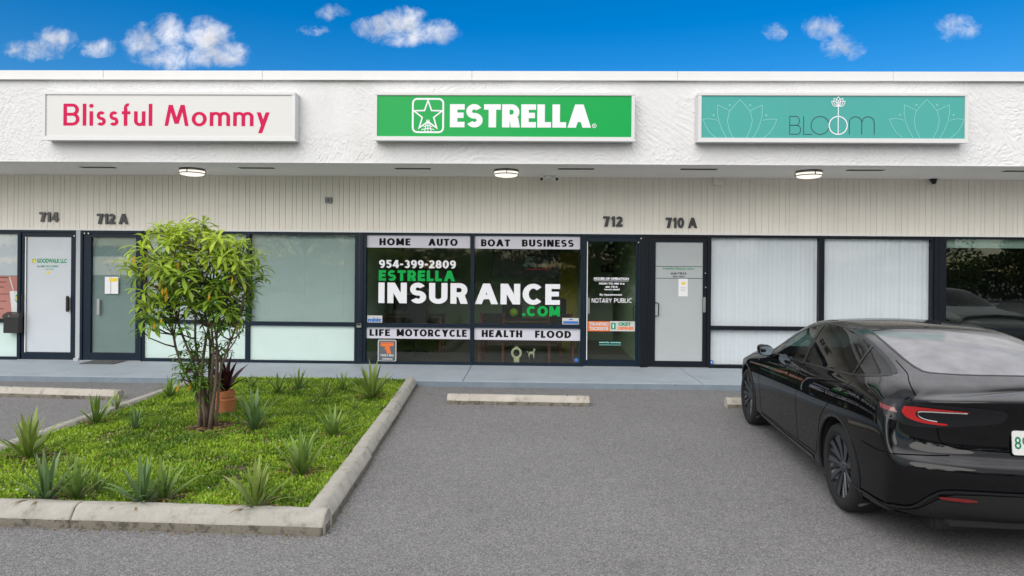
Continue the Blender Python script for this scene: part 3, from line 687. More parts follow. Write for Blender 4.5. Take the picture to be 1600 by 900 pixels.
film('small_sticker', 'panelw', w3, 573.5, 597, 493, 504); lab('mbiz', 'blue', w3, 574.5, 596, 496.5, 503, YT, .06)
film('small_sticker', 'panelw', w4, 878.5, 904.5, 497, 507); film('sticker_bar', 'blue', w4, 880, 903.5, 502, 506, YT); film('sticker_mark', 'blue', w4, 889, 895, 498.5, 500.2, YT)
# orange and grey square sticker
M['slate'] = mat('slate_print', (.10, .12, .14), .5)
def rrect(x0, x1, z0, z1, r_, n=5):
    p = []
    for cx, cz, a0 in ((x1 - r_, z1 - r_, 0), (x0 + r_, z1 - r_, 90), (x0 + r_, z0 + r_, 180), (x1 - r_, z0 + r_, 270)):
        for k in range(n + 1): a = R(a0 + 90 * k / n); p.append((cx + r_ * math.cos(a), cz + r_ * math.sin(a)))
    return p
def plate3(pts, y, m, name, parent):
    mb = MB(); mb.poly([(p[0], y, p[1]) for p in pts]); return mb.build(name, m, parent)
q = hole(590, 619, 531, 565)
plate3(rrect(q[0], q[1], q[2], q[3], .03), YT, 'panelw', 'square_sticker', w3)
plate3(rrect(q[0] + .016, q[1] - .016, q[2] + .016, q[3] - .016, .02), YT - .001, 'slate', 'sticker_field', w3)
X0, X1, Z0, Z1 = q; sx, sz = (X1 - X0), (Z1 - Z0)
P2 = lambda a, b: (X0 + a * sx, Z0 + b * sz)
mb = MB(); ribbon(mb, [P2(.15, .86), P2(.85, .86)], .02, YT - .002); 
mb.poly([(p[0], YT - .002, p[1]) for p in (P2(.16, .82), P2(.86, .82), P2(.86, .72), P2(.62, .70), P2(.72, .36), P2(.50, .36), P2(.44, .58), P2(.34, .52), P2(.42, .68), P2(.16, .70))])
mb.build('sticker_mark', 'orange', w3)
lab('TAKE A SEAL', 'panelw', w3, 594, 615.5, 553.5, 557, YT - .002, .05); lab('solutions', 'panelw', w3, 597, 613, 559, 562.2, YT - .002, .05)
q = hole(897, 904, 559.5, 566); mb = MB(); mb.add([((q[0] + q[1]) / 2 + .038 * math.cos(a * PI / 10), YT, (q[2] + q[3]) / 2 + .038 * math.sin(a * PI / 10)) for a in range(20)], [tuple(range(20))]); mb.build('round_sticker', 'blue', w4)
# --- 712 door
box('pier', 'navy', B, FX(909.6), FX(911.5), YF - .045, YF + .07, ZS, ZH)
d3, h5, hx, za, zb_ = door(911.6, 999.5, 917.5, 993, 377.5, 562, 571, 'navy', 'glass', 'clear glass door of the insurance office with stickers and opening hours', 987, 1)
YD = YF - .0035
h_ = hole(917.5, 920, 377.5, 562); box('weather_strip', 'trimwhite', d3, h_[0] - .012, h_[0] + .002, YF - .029, YF - .0245, h_[2], h_[3])
lab('HOURS OF OPERATION', 'white', d3, 928, 982.5, 433.5, 437.5, YD, .05)
film('lettering_rule', 'white', d3, 928, 982.5, 438.6, 439.2, YD)
lab('MON TO FRI 9-6', 'white', d3, 936, 976, 441.5, 444.8, YD, .05); lab('sat 10-2', 'white', d3, 946, 965, 446.5, 449.5, YD, .05)
lab('we are closed', 'white', d3, 944, 968, 450.5, 453.5, YD, .04); lab('By Appointment', 'white', d3, 937, 972, 459, 462.5, YD, .04)
wtext('NOTARY', 'white', d3, 924.5, 956, 466, 473, .15, .12, y=YD); wtext('PUBLIC', 'white', d3, 959.5, 987.5, 466, 473, .15, .12, y=YD)
film('sticker_banner', 'orange', d3, 918.5, 952.5, 502, 517.5, YD); film('sticker_banner', 'panelw', d3, 952.8, 992, 502, 517.5, YD)
lab('TRAFFIC', 'panelw', d3, 920, 951, 503.5, 509, YD - .0012, .07); lab('TICKETS', 'panelw', d3, 920.5, 950.5, 510.5, 516, YD - .0012, .07)
film('ticket_logo', 'lgreen', d3, 954.5, 962, 504.5, 514.5, YD - .0012); film('ticket_logo_mark', 'white', d3, 957.2, 959, 506.5, 512.5, YD - .0022)
lab('CKET', 'lgreen', d3, 966, 986, 503.7, 509.2, YD - .0012, .07); lab('DEFENSE', 'orange', d3, 965, 990, 510.5, 515.5, YD - .0012, .06)
lab('security cameras', 'paleteal', d3, 936, 970, 533.5, 537, YD, .05); film('lettering_rule', 'paleteal', d3, 936, 970, 538.5, 539.3, YD)
z_a, z_b = F(990, 500)[1], F(990, 478)[1]; hx = FX(990)
MB().tube([(hx + .03, YF - .03, z_a), (hx - .01, YF - .075, z_a + .02), (hx - .01, YF - .075, z_b - .02), (hx + .03, YF - .03, z_b)], .011, 8).build('handle', 'brass', d3)
h_ = hole(919.5, 921, 465, 490); MB().box(h_[0] - .01, h_[1], YF - .05, YF - .028, h_[2], h_[3], None, .005).build('pull_bar', 'steel', d3)
# --- thick pier between the two doors
MB().box(FX(999.6), FX(1006.5), YF - .055, YF + .07, ZS, ZH, None, .004).box(FX(1006.6), FX(1012), YF - .035, YF + .07, ZS, ZH).build('pier', 'black_al', B)
for px, py in ((997, 379), (1001, 373), (119, 369), (135, 365), (141, 365), (1101, 427), (1101.5, 449)):
    p = F(px, py); MB().lathe([(0.001, -.006), (.012, -.005), (.014, 0)], 10, (p[0], YF - .05, p[1]), 'y').build('frame_bolt', 'steel', B)

# --- 710 A door
d4, h6, hx, za, zb_ = door(1012.1, 1107, 1023.5, 1097.5, 378.5, 564, 574, 'black_al', 'frost2', 'grey frosted door with small notice and two pull handles', 1098, 1)
YQ = YF - .0035
for py in (416, 434.5): film('lettering_rule', 'darkteal', d4, 1024, 1097.5, py, py + .8, YQ)
lab('Healthy Beauty salon', 'lgreen', d4, 1036, 1085, 417.5, 422.5, YQ, .02); lab('studio P.M.S.A.', 'greyd', d4, 1048, 1073, 425, 429, YQ, .03); lab('skin clinic', 'greyd', d4, 1051, 1070, 430.5, 433.2, YQ, .03)
film('taped_notice', 'paper', d4, 1060, 1074.5, 435.5, 463, YQ); 
q = hole(1064, 1071.5, 439, 446.5); mb = MB(); mb.add([((q[0] + q[1]) / 2 + .035 * math.cos(a * PI / 8), YQ - .0015, (q[2] + q[3]) / 2 + .028 * math.sin(a * PI / 8)) for a in range(16)], [tuple(range(16))]); mb.build('notice_mark', 'yellow', d4)
for py in (449, 451.5, 454): film('notice_line', 'greyjamb', d4, 1063, 1071, py, py + .7, YQ - .0012)
hx = FX(1025); z_a, z_b = F(1025, 494)[1], F(1025, 472)[1]
MB().tube([(hx - .03, YF - .02, z_a), (hx + .03, YF - .075, z_a + .01), (hx + .035, YF - .075, z_b - .02), (hx - .03, YF - .02, z_b)], .011, 8).build('handle', 'brass', d4)
h_ = hole(1097.5, 1101, 464, 488); MB().box(h_[0], h_[1], YF - .075, YF - .03, h_[2], h_[3], None, .008).build('handle', 'steel', d4)
# --- windows D, E with vertical blinds
hD = hole(1110.5, 1278, 372, 510); hD2 = hole(1110.5, 1278, 516, 570.5)
wD = frame('window', 'black_al', FX(1107.1), FX(1281.5), ZS, ZH, [hD, hD2]); wD['label'] = 'window with white vertical blind right of the grey door'
hE = hole(1287, 1453.5, 374, 512); hE2 = hole(1287, 1453.5, 518, 573)
wE = frame('window', 'black_al', FX(1281.6), FX(1457), ZS, ZH, [hE, hE2]); wE['label'] = 'window with white vertical blind above the car roof'
for w_, a in ((wD, hD), (wD, hD2), (wE, hE), (wE, hE2)): pane('glassc', w_, a)
q = hole(1108.5, 1116, 562.5, 570); mb = MB()
mb.add([((q[0] + q[1]) / 2 + .04 * math.cos(a * PI / 10), YT, (q[2] + q[3]) / 2 + .04 * math.sin(a * PI / 10)) for a in range(20)], [tuple(range(20))], 'blue')
mb.add([((q[0] + q[1]) / 2 + .015 * math.cos(a * PI / 10), YT - .001, (q[2] + q[3]) / 2 + .015 * math.sin(a * PI / 10)) for a in range(20)], [tuple(range(20))], 'white'); mb.build('round_sticker', None, wD)
for (h_, hb, lb) in ((hD, hD2, 'white vertical blind in the window beside the grey frosted door'), (hE, hE2, 'white vertical blind in the window above the roof of the black car')):
    t = thing('vertical_blind', lb, 'window blind', ((h_[0] + h_[1]) / 2, YF + .12, ZS)); x = h_[0] - .02; base = None; 
    while x < h_[1] + .02:
        if base is None:
            base = MB(); yy = [(-.045, .004), (-.025, -.001), (0, -.003), (.025, -.001), (.047, .004)]
            vs = [(a, YF + .075 + b, z) for a, b in yy for z in (hb[2] - .02, h_[3] + .02)]
            base = base.add(vs, [(2 * i, 2 * i + 2, 2 * i + 3, 2 * i + 1) for i in range(4)]).build('slat', 'blindw', t, True); o = base; y00 = base.location.y
        else: o = base.copy(); COL.objects.link(o)
        o.location.x = x + .04 - t.location.x + t.location.x; o.rotation_euler.z = 0; o.location.x = x + .04; o.location.x -= 0; o.location.y = y00 + rnd.uniform(-.004, .004)
        # slats hang a little unevenly: turn each about its own line
        o.location.x += rnd.uniform(-.004, .004); x += .083
    for o in t.children: o.location.x -= 0
    box('head_rail', 'trimwhite', t, h_[0] - .02, h_[1] + .02, YF + .10, YF + .15, h_[3] + .01, h_[3] + .04)
# --- pier, dark window F
MB().box(FX(1457.1), FX(1472.5), YF - .045, YF + .07, ZS, ZH, None, .004).box(FX(1464), FX(1465), YF - .049, YF - .0445, ZS, ZH).build('pier', 'black_al', B)
hF = hole(1477, 1760, 374.5, 513); hF2 = hole(1477, 1760, 519, 574)
wF = frame('window', 'black_al', FX(1472.6), FX(1765), ZS, ZH, [hF, hF2]); wF['label'] = 'dark reflecting window at the right end'
pane('glassr', wF, hF); pane('glassr', wF, hF2)
q = hole(1477, 1760, 373, 388); t = box('roller_blind', 'blindtop', None, q[0], q[1], YF + .09, YF + .10, q[2], q[3]); tag(t, 'pale roller blind pulled almost up in the dark window at the far right', 'window blind')
# --- plain bays past the frame
for a, b in ((XL, FX(-170.1)), (FX(1765.1), XR)):
    z = ZS + .9; hh = (a + .08, b - .08, z + .05, ZH - .06); hh2 = (a + .08, b - .08, ZS + .06, z - .03)
    w_ = frame('window', 'black_al', a, b, ZS, ZH, [hh, hh2]); pane('mint', w_, hh); pane('mint', w_, hh2)
# --- shell and rooms
yb = YF + 6.5
for n_, m_, a in (('back_wall', 'stucco', (XL, XR, yb, yb + .2, 0, 4.6)), ('end_wall', 'stucco', (XL - .2, XL, YF - .04, yb + .2, 0, 4.6)), ('end_wall', 'stucco', (XR, XR + .2, YF - .04, yb + .2, 0, 4.6)),
                  ('roof', 'soffit', (XL, XR, YS + .41, yb, 4.3, 4.45))):
    box(n_, m_, B, *a)
M['iwall'] = mat('green_grey_wall', (.42, .52, .36), .8, var=.04, vscale=1.5); M['iyel'] = mat('mustard_wall', (.42, .33, .04), .8); M['ifloor'] = mat('brown_floor', (.16, .13, .10), .4, var=.15, vscale=3)
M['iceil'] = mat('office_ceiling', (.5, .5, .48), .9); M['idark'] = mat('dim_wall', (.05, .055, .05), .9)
xo0, xo1 = FX(560), FX(1009); xf0, xf1 = FX(1464), XR
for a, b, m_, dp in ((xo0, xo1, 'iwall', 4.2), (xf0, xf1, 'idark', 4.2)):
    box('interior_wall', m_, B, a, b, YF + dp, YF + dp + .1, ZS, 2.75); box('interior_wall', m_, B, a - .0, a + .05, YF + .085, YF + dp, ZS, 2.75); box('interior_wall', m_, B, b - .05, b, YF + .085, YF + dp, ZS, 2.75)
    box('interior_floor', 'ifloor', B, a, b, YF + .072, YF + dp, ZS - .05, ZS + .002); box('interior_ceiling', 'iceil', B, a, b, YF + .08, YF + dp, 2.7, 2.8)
xp = onY(905, 430, YF + 1.9).x
box('partition', 'iyel', B, onY(874, 430, YF + 2.6).x, onY(908, 430, YF + 2.6).x, YF + 2.6, YF + 2.7, ZS, 2.2)
box('partition', 'iwall', B, xp, xp + .08, YF + 1.6, YF + 4.1, ZS, 2.7)
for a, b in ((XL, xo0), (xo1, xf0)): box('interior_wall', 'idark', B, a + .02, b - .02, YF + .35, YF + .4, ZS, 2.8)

# ------------------------------------------------------------------ signs
def signbox(label, px0, px1, py0, py1, mface, ex=.20):
    """px of the white outer frame front"""
    a, z1 = onY(px0, (py0 + py1) / 2, YS - ex).x, onY((px0 + px1) / 2, py0, YS - ex).z
    b, z0 = onY(px1, (py0 + py1) / 2, YS - ex).x, onY((px0 + px1) / 2, py1, YS - ex).z
    t = thing('sign_box', label, 'shop sign', ((a + b) / 2, YS, (z0 + z1) / 2)); y = YS - ex; e = .05
    mb = MB()
    mb.box(a, b, y, YS - .004, z1 - e, z1, None, .006); mb.box(a, b, y, YS - .004, z0, z0 + e * 1.1, None, .006)
    mb.box(a + .001, a + e, y + .002, YS - .006, z0 + e, z1 - e); mb.box(b - e, b - .001, y + .002, YS - .006, z0 + e, z1 - e)
    mb.box(a - .018, b + .018, y - .006, y + .03, z0 - .012, z0 + .014)
    mb.build('sign_frame', 'frame_alu', t)
    box('sign_face', mface, t, a + e, b - e, y + .02, y + .03, z0 + e, z1 - e)
    return t, y + .0185
def SH(px0, px1, py0, py1, y):
    return onY(px0, (py0 + py1) / 2, y).x, onY(px1, (py0 + py1) / 2, y).x, onY((px0 + px1) / 2, py1, y).z, onY((px0 + px1) / 2, py0, y).z
s1, y1_ = signbox('grey white sign box reading Blissful Mommy in pink letters', 65.5, 461, 143, 218.5, 'panelw')
r_ = SH(99, 238, 162, 196.5, y1_); text_on('Blissful', 'lettering', 'pink', s1, *r_, y1_, .15, .13)
r_ = SH(257, 421.5, 164, 197, y1_); text_on('^ommy', 'lettering', 'pink', s1, *r_, y1_, .15, .12)
s2, y2_ = signbox('bright green sign box reading ESTRELLA with a white star emblem', 584, 992, 144, 219, 'green')
r_ = SH(703, 923.5, 163, 199.2, y2_); text_on('ESTRELLA', 'lettering', 'white', s2, *r_, y2_, .31, .055)
r_ = SH(925.5, 931.5, 193.5, 199.5, y2_); mb = MB(); cx_, cz_ = (r_[0] + r_[1]) / 2, (r_[2] + r_[3]) / 2; rr = (r_[1] - r_[0]) / 2
ribbon(mb, [(cx_ + rr * math.cos(a * PI / 8), cz_ + rr * math.sin(a * PI / 8)) for a in range(16)], rr * .3, y2_, True); mb.build('registered_mark', 'white', s2)
small_text('R', 'registered_mark', 'white', s2, cx_ - rr * .35, cx_ + rr * .4, cz_ - rr * .5, cz_ + rr * .5, y2_, .03)
r_ = SH(643.5, 694, 153, 208, y2_); X0, X1, Z0, Z1 = r_; wS, hS = X1 - X0, Z1 - Z0
mb = MB(); ribbon(mb, rrect(X0 + .015, X1 - .015, Z0 + .015, Z1 - .015, .07, 7), .028, y2_, True)
def T2(a, b): return (X0 + a * wS, Z0 + b * hS)
star = []
for k in range(10):
    a = PI / 2 + k * PI / 5; rr = .47 if k % 2 == 0 else .19
    star.append((X0 + wS / 2 + rr * wS * math.cos(a) * .98, Z0 + hS * .50 + rr * hS * math.sin(a) * .92))
ribbon(mb, star, .022, y2_ - .0005, True)
for a, b, c_ in ((.30, .12, .5), (.36, .20, .5), (.42, .28, .5)): ribbon(mb, [T2(a, b - .02), T2(.5, b + .02), T2(1 - a, b - .02)], .012, y2_ - .001)
for x in (.40, .5, .60): ribbon(mb, [T2(.5 + (x - .5) * .3, .38), T2(x, .05)], .012, y2_ - .0014)
mb.build('star_emblem', 'white', s2)
s3, y3_ = signbox('teal sign box reading BLOOM between pale lotus drawings', 1091, 1513.5, 144.5, 221.5, 'teal')
h0 = SH(1234, 1366, 182, 210, y3_); X0, X1, Z0, Z1 = h0; wS, hS = X1 - X0, Z1 - Z0; lt = .0105
def elp(cx, cz, rx, rz, a0=0, a1=360, n=40): return [(cx + rx * math.cos(R(a0 + (a1 - a0) * k / n)), cz + rz * math.sin(R(a0 + (a1 - a0) * k / n))) for k in range(n + (0 if a1 - a0 == 360 else 1))]
mb = MB(); x = X0; rz = hS / 2
ribbon(mb, [(x, Z0), (x, Z1), (x + .10, Z1)] + elp(x + .10, Z1 - hS * .25, .045, hS * .25, 90, -90, 14) + [(x, Z0 + hS / 2), (x + .11, Z0 + hS / 2)] + elp(x + .11, Z0 + hS * .25, .055, hS * .25, 90, -90, 14) + [(x, Z0)], lt, y3_)
x = X0 + wS * .165; ribbon(mb, [(x, Z1), (x, Z0), (x + .13, Z0)], lt, y3_ - .0004)
ro = hS * .50; cx1 = X0 + wS * .36; ribbon(mb, elp(cx1, Z0 + rz, ro, rz), lt, y3_ - .0008, True)
xm = X0 + wS * .705; wm = (X1 - xm) / 2
ribbon(mb, [(xm, Z0)] + elp(xm + wm / 2, Z0 + hS * .66, wm / 2, hS * .33, 180, 0, 16) + [(xm + wm, Z0)], lt, y3_ - .0012)
ribbon(mb, [(xm + wm, Z0)] + elp(xm + wm * 1.5, Z0 + hS * .66, wm / 2, hS * .33, 180, 0, 16) + [(xm + 2 * wm, Z0)], lt, y3_ - .0016)
mb.build('lettering', 'darkteal', s3)
mb = MB(); cx2 = X0 + wS * .573; ribbon(mb, elp(cx2, Z0 + rz, ro, rz), .016, y3_ - .002, True)
zt_ = onY(1310, 166, y3_).z; ribbon(mb, [(cx2, Z0), (cx2, zt_)], .014, y3_ - .0024)
def petal(cx, cz, L_, W_, ang, n=12):
    p = []
    for k in range(n + 1): s = k / n; p.append((W_ * math.sin(PI * s) ** .9 * (1 - .25 * s), L_ * s))
    for k in range(n - 1, 0, -1): s = k / n; p.append((-W_ * math.sin(PI * s) ** .9 * (1 - .25 * s), L_ * s))
    c_, s_ = math.cos(ang), math.sin(ang); return [(cx + a * c_ + b * s_, cz - a * s_ + b * c_) for a, b in p]
for k, a in enumerate((0, .5, -.5, .95, -.95)): ribbon(mb, petal(cx2, zt_, .145 - abs(a) * .02, .042, a), .010, y3_ - .0028 - k * .0004, True)
mb.build('lotus_flower', 'white', s3)
zb0 = onY(1155, 217, y3_).z + .0; zbb = onY(1300, 216.5, y3_).z
def lotus(pxc, parent, sgn):
    mb = MB(); cx = onY(pxc, 190, y3_).x; zb = onY(pxc, 215.2, y3_).z
    def half(pts, k):
        ribbon(mb, [(cx + a, max(zb, zb + b)) for a, b in pts], .009, y3_ - .0004 * k)
    c0 = [(-.10, 0), (-.16, .12), (-.19, .26), (-.16, .40), (-.08, .50), (0, .58), (.08, .50), (.16, .40), (.19, .26), (.16, .12), (.10, 0)]
    half(c0, 0)
    for s in (1, -1):
        half([(s * .20, 0), (s * .27, .12), (s * .32, .26), (s * .34, .38), (s * .335, .50), (s * .25, .46), (s * .155, .41)], 1)
        half([(s * .36, 0), (s * .46, .08), (s * .52, .18), (s * .56, .28), (s * .46, .29), (s * .34, .265)], 2)
        for q, (a, b) in enumerate(((s * .155, .50), (s * .40, .345))):
            mb.add([(cx + a + .014 * math.cos(i * PI / 5), y3_ - .0002, zb + b + .014 * math.sin(i * PI / 5)) for i in range(10)], [tuple(range(10))])
    mb.build('lotus_outline', 'paleteal', parent)
lotus(1156, s3, 1); lotus(1448, s3, -1)

# ------------------------------------------------------------------ address numbers (each numeral stands proud of the siding)
def address(txt, px0, px1, py0, py1, m, label):
    y = YF - .075; a, b, z0, z1 = SH(px0, px1, py0, py1, y); t = thing('address_number', label, 'house number', ((a + b) / 2, YF - .05, z0))
    gap, sp = .10, .30; W = word(txt, .24, gap, sp)[1]; x = 0; sc = (b - a) / W
    for ch in txt:
        if ch == ' ': x += sp; continue
        P, w_ = glyph(ch, .24); lay(P, 'numeral', m, t, a + x * sc, a + (x + w_) * sc, z0, z1, y, .022, w_); x += w_ + gap
address('714', 61, 90.5, 331.5, 346.5, 'num_l', 'dull grey number 714 above the white frosted door')
address('712 A', 151, 199.5, 334, 350, 'greyd', 'dark number 712 A above the glass door with taped paper')
address('712', 942.5, 973, 338, 354, 'greyd', 'dark number 712 above the clear office door')
address('710 A', 1040.5, 1089.5, 340, 356, 'greyd', 'dark number 710 A above the grey frosted door')

# ------------------------------------------------------------------ things on the soffit and the wall
def lamp(px, label):
    p = onZ(px, 263.5 + (px - 300) * .0035, ZSOF); t = thing('ceiling_light', label, 'light', (p.x, p.y, ZSOF - .003), 'round ceiling lights under the canopy'); x, y, z = p.x, p.y, ZSOF - .003
    MB().lathe([(0.001, 0), (.20, 0), (.20, -.02), (.001, -.02)], 32, (x, y, z)).build('base_plate', 'greyd', t, auto=40)
    MB().lathe([(.196, -.022), (.20, -.05), (.195, -.085), (.17, -.105), (.11, -.117), (.001, -.121)], 36, (x, y, z)).build('glass_bowl', 'lamp', t, smooth=True)
    for dz_, r2 in ((-.030, .210), (-.078, .205)):
        MB().lathe([(r2 - .006, -.008), (r2, -.008), (r2, .006), (r2 - .006, .006), (r2 - .006, -.008)], 36, (x, y, z + dz_)).build('ring', 'greyd', t)
    mb = MB()
    for k in range(3): a = .6 + k * 2 * PI / 3; mb.box(x + .208 * math.cos(a) - .006, x + .208 * math.cos(a) + .006, y + .208 * math.sin(a) - .006, y + .208 * math.sin(a) + .006, z - .08, z - .02)
    mb.build('clip', 'greyd', t)
lamp(300.5, 'lit round ceiling light in front of the Blissful Mommy sign end, leftmost of three')
lamp(791, 'lit round ceiling light above the insurance windows, under the green sign')
lamp(1264, 'lit round ceiling light under the teal sign, rightmost of three')
# twin camera
p = onY(858, 277, YF - .25); t = thing('security_camera', 'white twin security camera with two small black lenses above the insurance windows', 'camera', (p.x, p.y, ZSOF - .003))
MB().lathe([(.001, 0), (.075, 0), (.07, -.03), (.001, -.035)], 20, (p.x, p.y, ZSOF - .004)).build('mount', 'trimwhite', t, auto=40)
for s in (-1, 1):
    a = Vector((p.x + s * .06, p.y, ZSOF - .035)); b = a + Vector((s * .07, -.07, -.035)); mb = MB()
    mb.tube([a, b], [.026, .03], 12, 'trimwhite'); mb.tube([b, b + Vector((s * .012, -.012, -.006))], [.028, .022], 12, 'blackp'); mb.build('camera_head', None, t, auto=40)
# dome camera
p = onY(1458.5, 280, YF - .12); t = thing('security_camera', 'small black dome camera under the canopy right of the teal sign', 'camera', (p.x, p.y, ZSOF - .003))
MB().lathe([(.001, 0), (.06, 0), (.06, -.03), (.035, -.035)], 20, (p.x, p.y, ZSOF - .004)).build('mount', 'blackp', t, auto=40)
MB().lathe([(.042, -.03), (.045, -.06), (.03, -.09), (.001, -.1)], 16, (p.x + .005, p.y, ZSOF)).build('lens_ball', 'blackp', t, smooth=True)
# white motion sensor
a, b, z0, z1 = SH(1116, 1132, 275.5, 289, YF - .12); t = thing('wall_sensor', 'small white box light sensor high on the siding left of the teal sign lamp', 'sensor', ((a + b) / 2, YF - .05, z0))
MB().box(a, b, YF - .12, YF - .051, z0, z1, None, .01).build('housing', 'siding', t); MB().lathe([(.001, -.02), (.03, -.015), (.035, 0)], 14, ((a + b) / 2, YF - .121, z0 + .07), 'y').build('lens', 'trimwhite', t, smooth=True)
# small grey box
a, b, z0, z1 = SH(507.5, 518, 308, 317, YF - .09); t = thing('junction_box', 'small grey electrical box on the siding below the space between two signs', 'electrical box', ((a + b) / 2, YF - .05, z0))
MB().box(a, b, YF - .09, YF - .051, z0, z1, None, .004).build('housing', mat('grey_box_metal', (.22, .23, .23), .5), t); MB().lathe([(.001, -.006), (.014, -.005), (.016, 0)], 12, ((a + b) / 2, YF - .0905, (z0 + z1) / 2), 'y').build('eye', 'blackp', t)
# mailbox
a, b, z0, z1 = SH(5.5, 30, 488, 520.5, YF - .13); t = thing('mailbox', 'black wall mailbox beside the white frosted door at far left', 'mailbox', ((a + b) / 2, YF - .03, z0))
MB().box(a, b, YF - .14, YF - .033, z0, z1 - .04, None, .006).build('box', 'blackp', t)
MB().add([(a - .006, YF - .155, z1 - .10), (b + .006, YF - .155, z1 - .10), (b + .006, YF - .150, z1 - .045), (a - .006, YF - .150, z1 - .045), (b + .006, YF - .034, z1), (a - .006, YF - .034, z1), (b + .006, YF - .034, z1 - .10), (a - .006, YF - .034, z1 - .10)],
         [(0, 1, 2, 3), (3, 2, 4, 5), (1, 6, 4, 2), (0, 3, 5, 7), (0, 7, 6, 1)]).build('lid', 'blackp', t)
MB().lathe([(.001, -.006), (.010, -.005), (.012, 0)], 10, ((a + b) / 2 - .03, YF - .154, z1 - .07), 'y').build('lock', 'steel', t)
# lockbox
a, b, z0, z1 = SH(557, 564.5, 501, 512, YF - .09); t = thing('key_lockbox', 'small grey key lockbox with black dial on the dark pier', 'lockbox', ((a + b) / 2, YF - .045, z0))
MB().box(a, b, YF - .09, YF - .047, z0, z0 + (z1 - z0) * .62, None, .006).build('body', 'steel', t); MB().box(a + .008, b - .008, YF - .098, YF - .088, z0 + .045, z0 + .075).build('dial', 'blackp', t)
c_ = (a + b) / 2; MB().tube([(c_ - .026, YF - .07, z0 + .08), (c_ - .026, YF - .07, z1 - .02), (c_, YF - .07, z1), (c_ + .026, YF - .07, z1 - .02), (c_ + .026, YF - .07, z0 + .08)], .007, 8).build('shackle', 'blackp', t)
# doormat
q = [onZ(130, 563.6, ZS), onZ(208, 564, ZS), onZ(190, 569.6, ZS), onZ(120, 569.2, ZS)]
x0, x1 = q[3].x + .02, q[1].x - .1; o = MB().box(x0, x1, q[2].y, YF - .08, ZS + .001, ZS + .014, None, .004).build('doormat', 'mat'); tag(o, 'thin dark grey doormat on the walk before the door with taped paper', 'doormat')

# ------------------------------------------------------------------ inside the insurance office
def I(px, py, d): p = onY(px, py, YF + d); return p
M['wood'] = mat('red_brown_wood', (.16, .035, .02), .45, var=.2, vscale=10); M['screen'] = mat('dark_screen', (.012, .012, .012), .25); M['deskm'] = mat('desk_top', (.11, .07, .045), .4)
a, b = I(770, 389, 1.2), I(876, 434, 1.2); t = thing('wall_display', 'wide dark display with grey shapes and red line hanging inside the office', 'display', ((a.x + b.x) / 2, YF + 1.2, b.z))
MB().box(a.x, b.x, YF + 1.2, YF + 1.26, b.z, a.z, None, .01).build('panel', 'screen', t)
M['scr_g'] = mat('screen_grey', (.23, .25, .25), .5); M['scr_r'] = mat('screen_red', (.35, .02, .02), .5)
mb = MB(); r2 = random.Random(3)
for k in range(12):
    cx = a.x + (b.x - a.x) * (.47 + .17 * r2.random() + (.24 if k > 7 else 0)); cz = b.z + (a.z - b.z) * (.40 + .38 * r2.random())
    mb.add([(cx + (.03 + .03 * r2.random()) * math.cos(i * PI / 4 + .3), YF + 1.197 - k * .0003, cz + (.03 + .03 * r2.random()) * math.sin(i * PI / 4)) for i in range(8)], [tuple(range(8))], 'scr_g')
mb.build('screen_picture', None, t)
zr = b.z + (a.z - b.z) * .27; box('screen_stripe', 'scr_r', t, a.x + (b.x - a.x) * .48, a.x + (b.x - a.x) * .84, YF + 1.195, YF + 1.1965, zr, zr + .03)
mb = MB(); mb.tube([(a.x + .3, YF + 1.23, a.z), (a.x + .3, YF + 1.23, 2.7)], .006, 6); mb.tube([(b.x - .3, YF + 1.23, a.z), (b.x - .3, YF + 1.23, 2.7)], .006, 6); mb.build('cable', 'greyd', t)
def desk(x0, x1, y0, y1, h, label):
    t = thing('desk', label, 'desk', ((x0 + x1) / 2, (y0 + y1) / 2, ZS)); z = ZS + h
    MB().box(x0, x1, y0, y1, z - .035, z, None, .005).build('top', 'deskm', t)
    for x in (x0 + .03, x1 - .07):
        for y in (y0 + .03, y1 - .07): MB().box(x, x + .045, y, y + .045, ZS + .003, z - .036).build('leg', 'wood', t)
    MB().box(x0 + .08, x1 - .08, y1 - .05, y1 - .03, ZS + .2, z - .036).build('modesty_panel', 'deskm', t)
desk(I(755, 500, .9).x, I(880, 500, .9).x, YF + .8, YF + 1.5, .74, 'dark desk inside behind the right insurance window')
desk(I(600, 500, 1.6).x, I(690, 500, 1.6).x, YF + 1.7, YF + 2.4, .74, 'dark desk deeper inside behind the left insurance window')
def wchair(x, y, label):
    t = thing('waiting_chair', label, 'chair', (x, y, ZS)); s = .22
    MB().box(x - s, x + s, y - s, y + s, ZS + .42, ZS + .47, None, .012).build('seat', 'blackp', t)
    for i in (-1, 1):
        MB().box(x + i * s - .02, x + i * s + .02, y - s, y - s + .04, ZS + .003, ZS + .66).build('leg', 'wood', t)
        MB().box(x + i * s - .02, x + i * s + .02, y + s - .04, y + s, ZS + .003, ZS + .90).build('leg', 'wood', t)
        MB().box(x + i * s - .022, x + i * s + .022, y - s - .01, y + s - .042, ZS + .662, ZS + .69).build('armrest', 'wood', t)
    MB().box(x - s + .022, x + s - .022, y + s - .035, y + s - .005, ZS + .55, ZS + .89, None, .01).build('backrest', 'blackp', t)
wchair(I(768, 545, .45).x, YF + .5, 'red wooden chair inside, left in the lower right insurance window')
wchair(I(876, 545, .45).x, YF + .5, 'red wooden chair inside, right in the lower right insurance window')
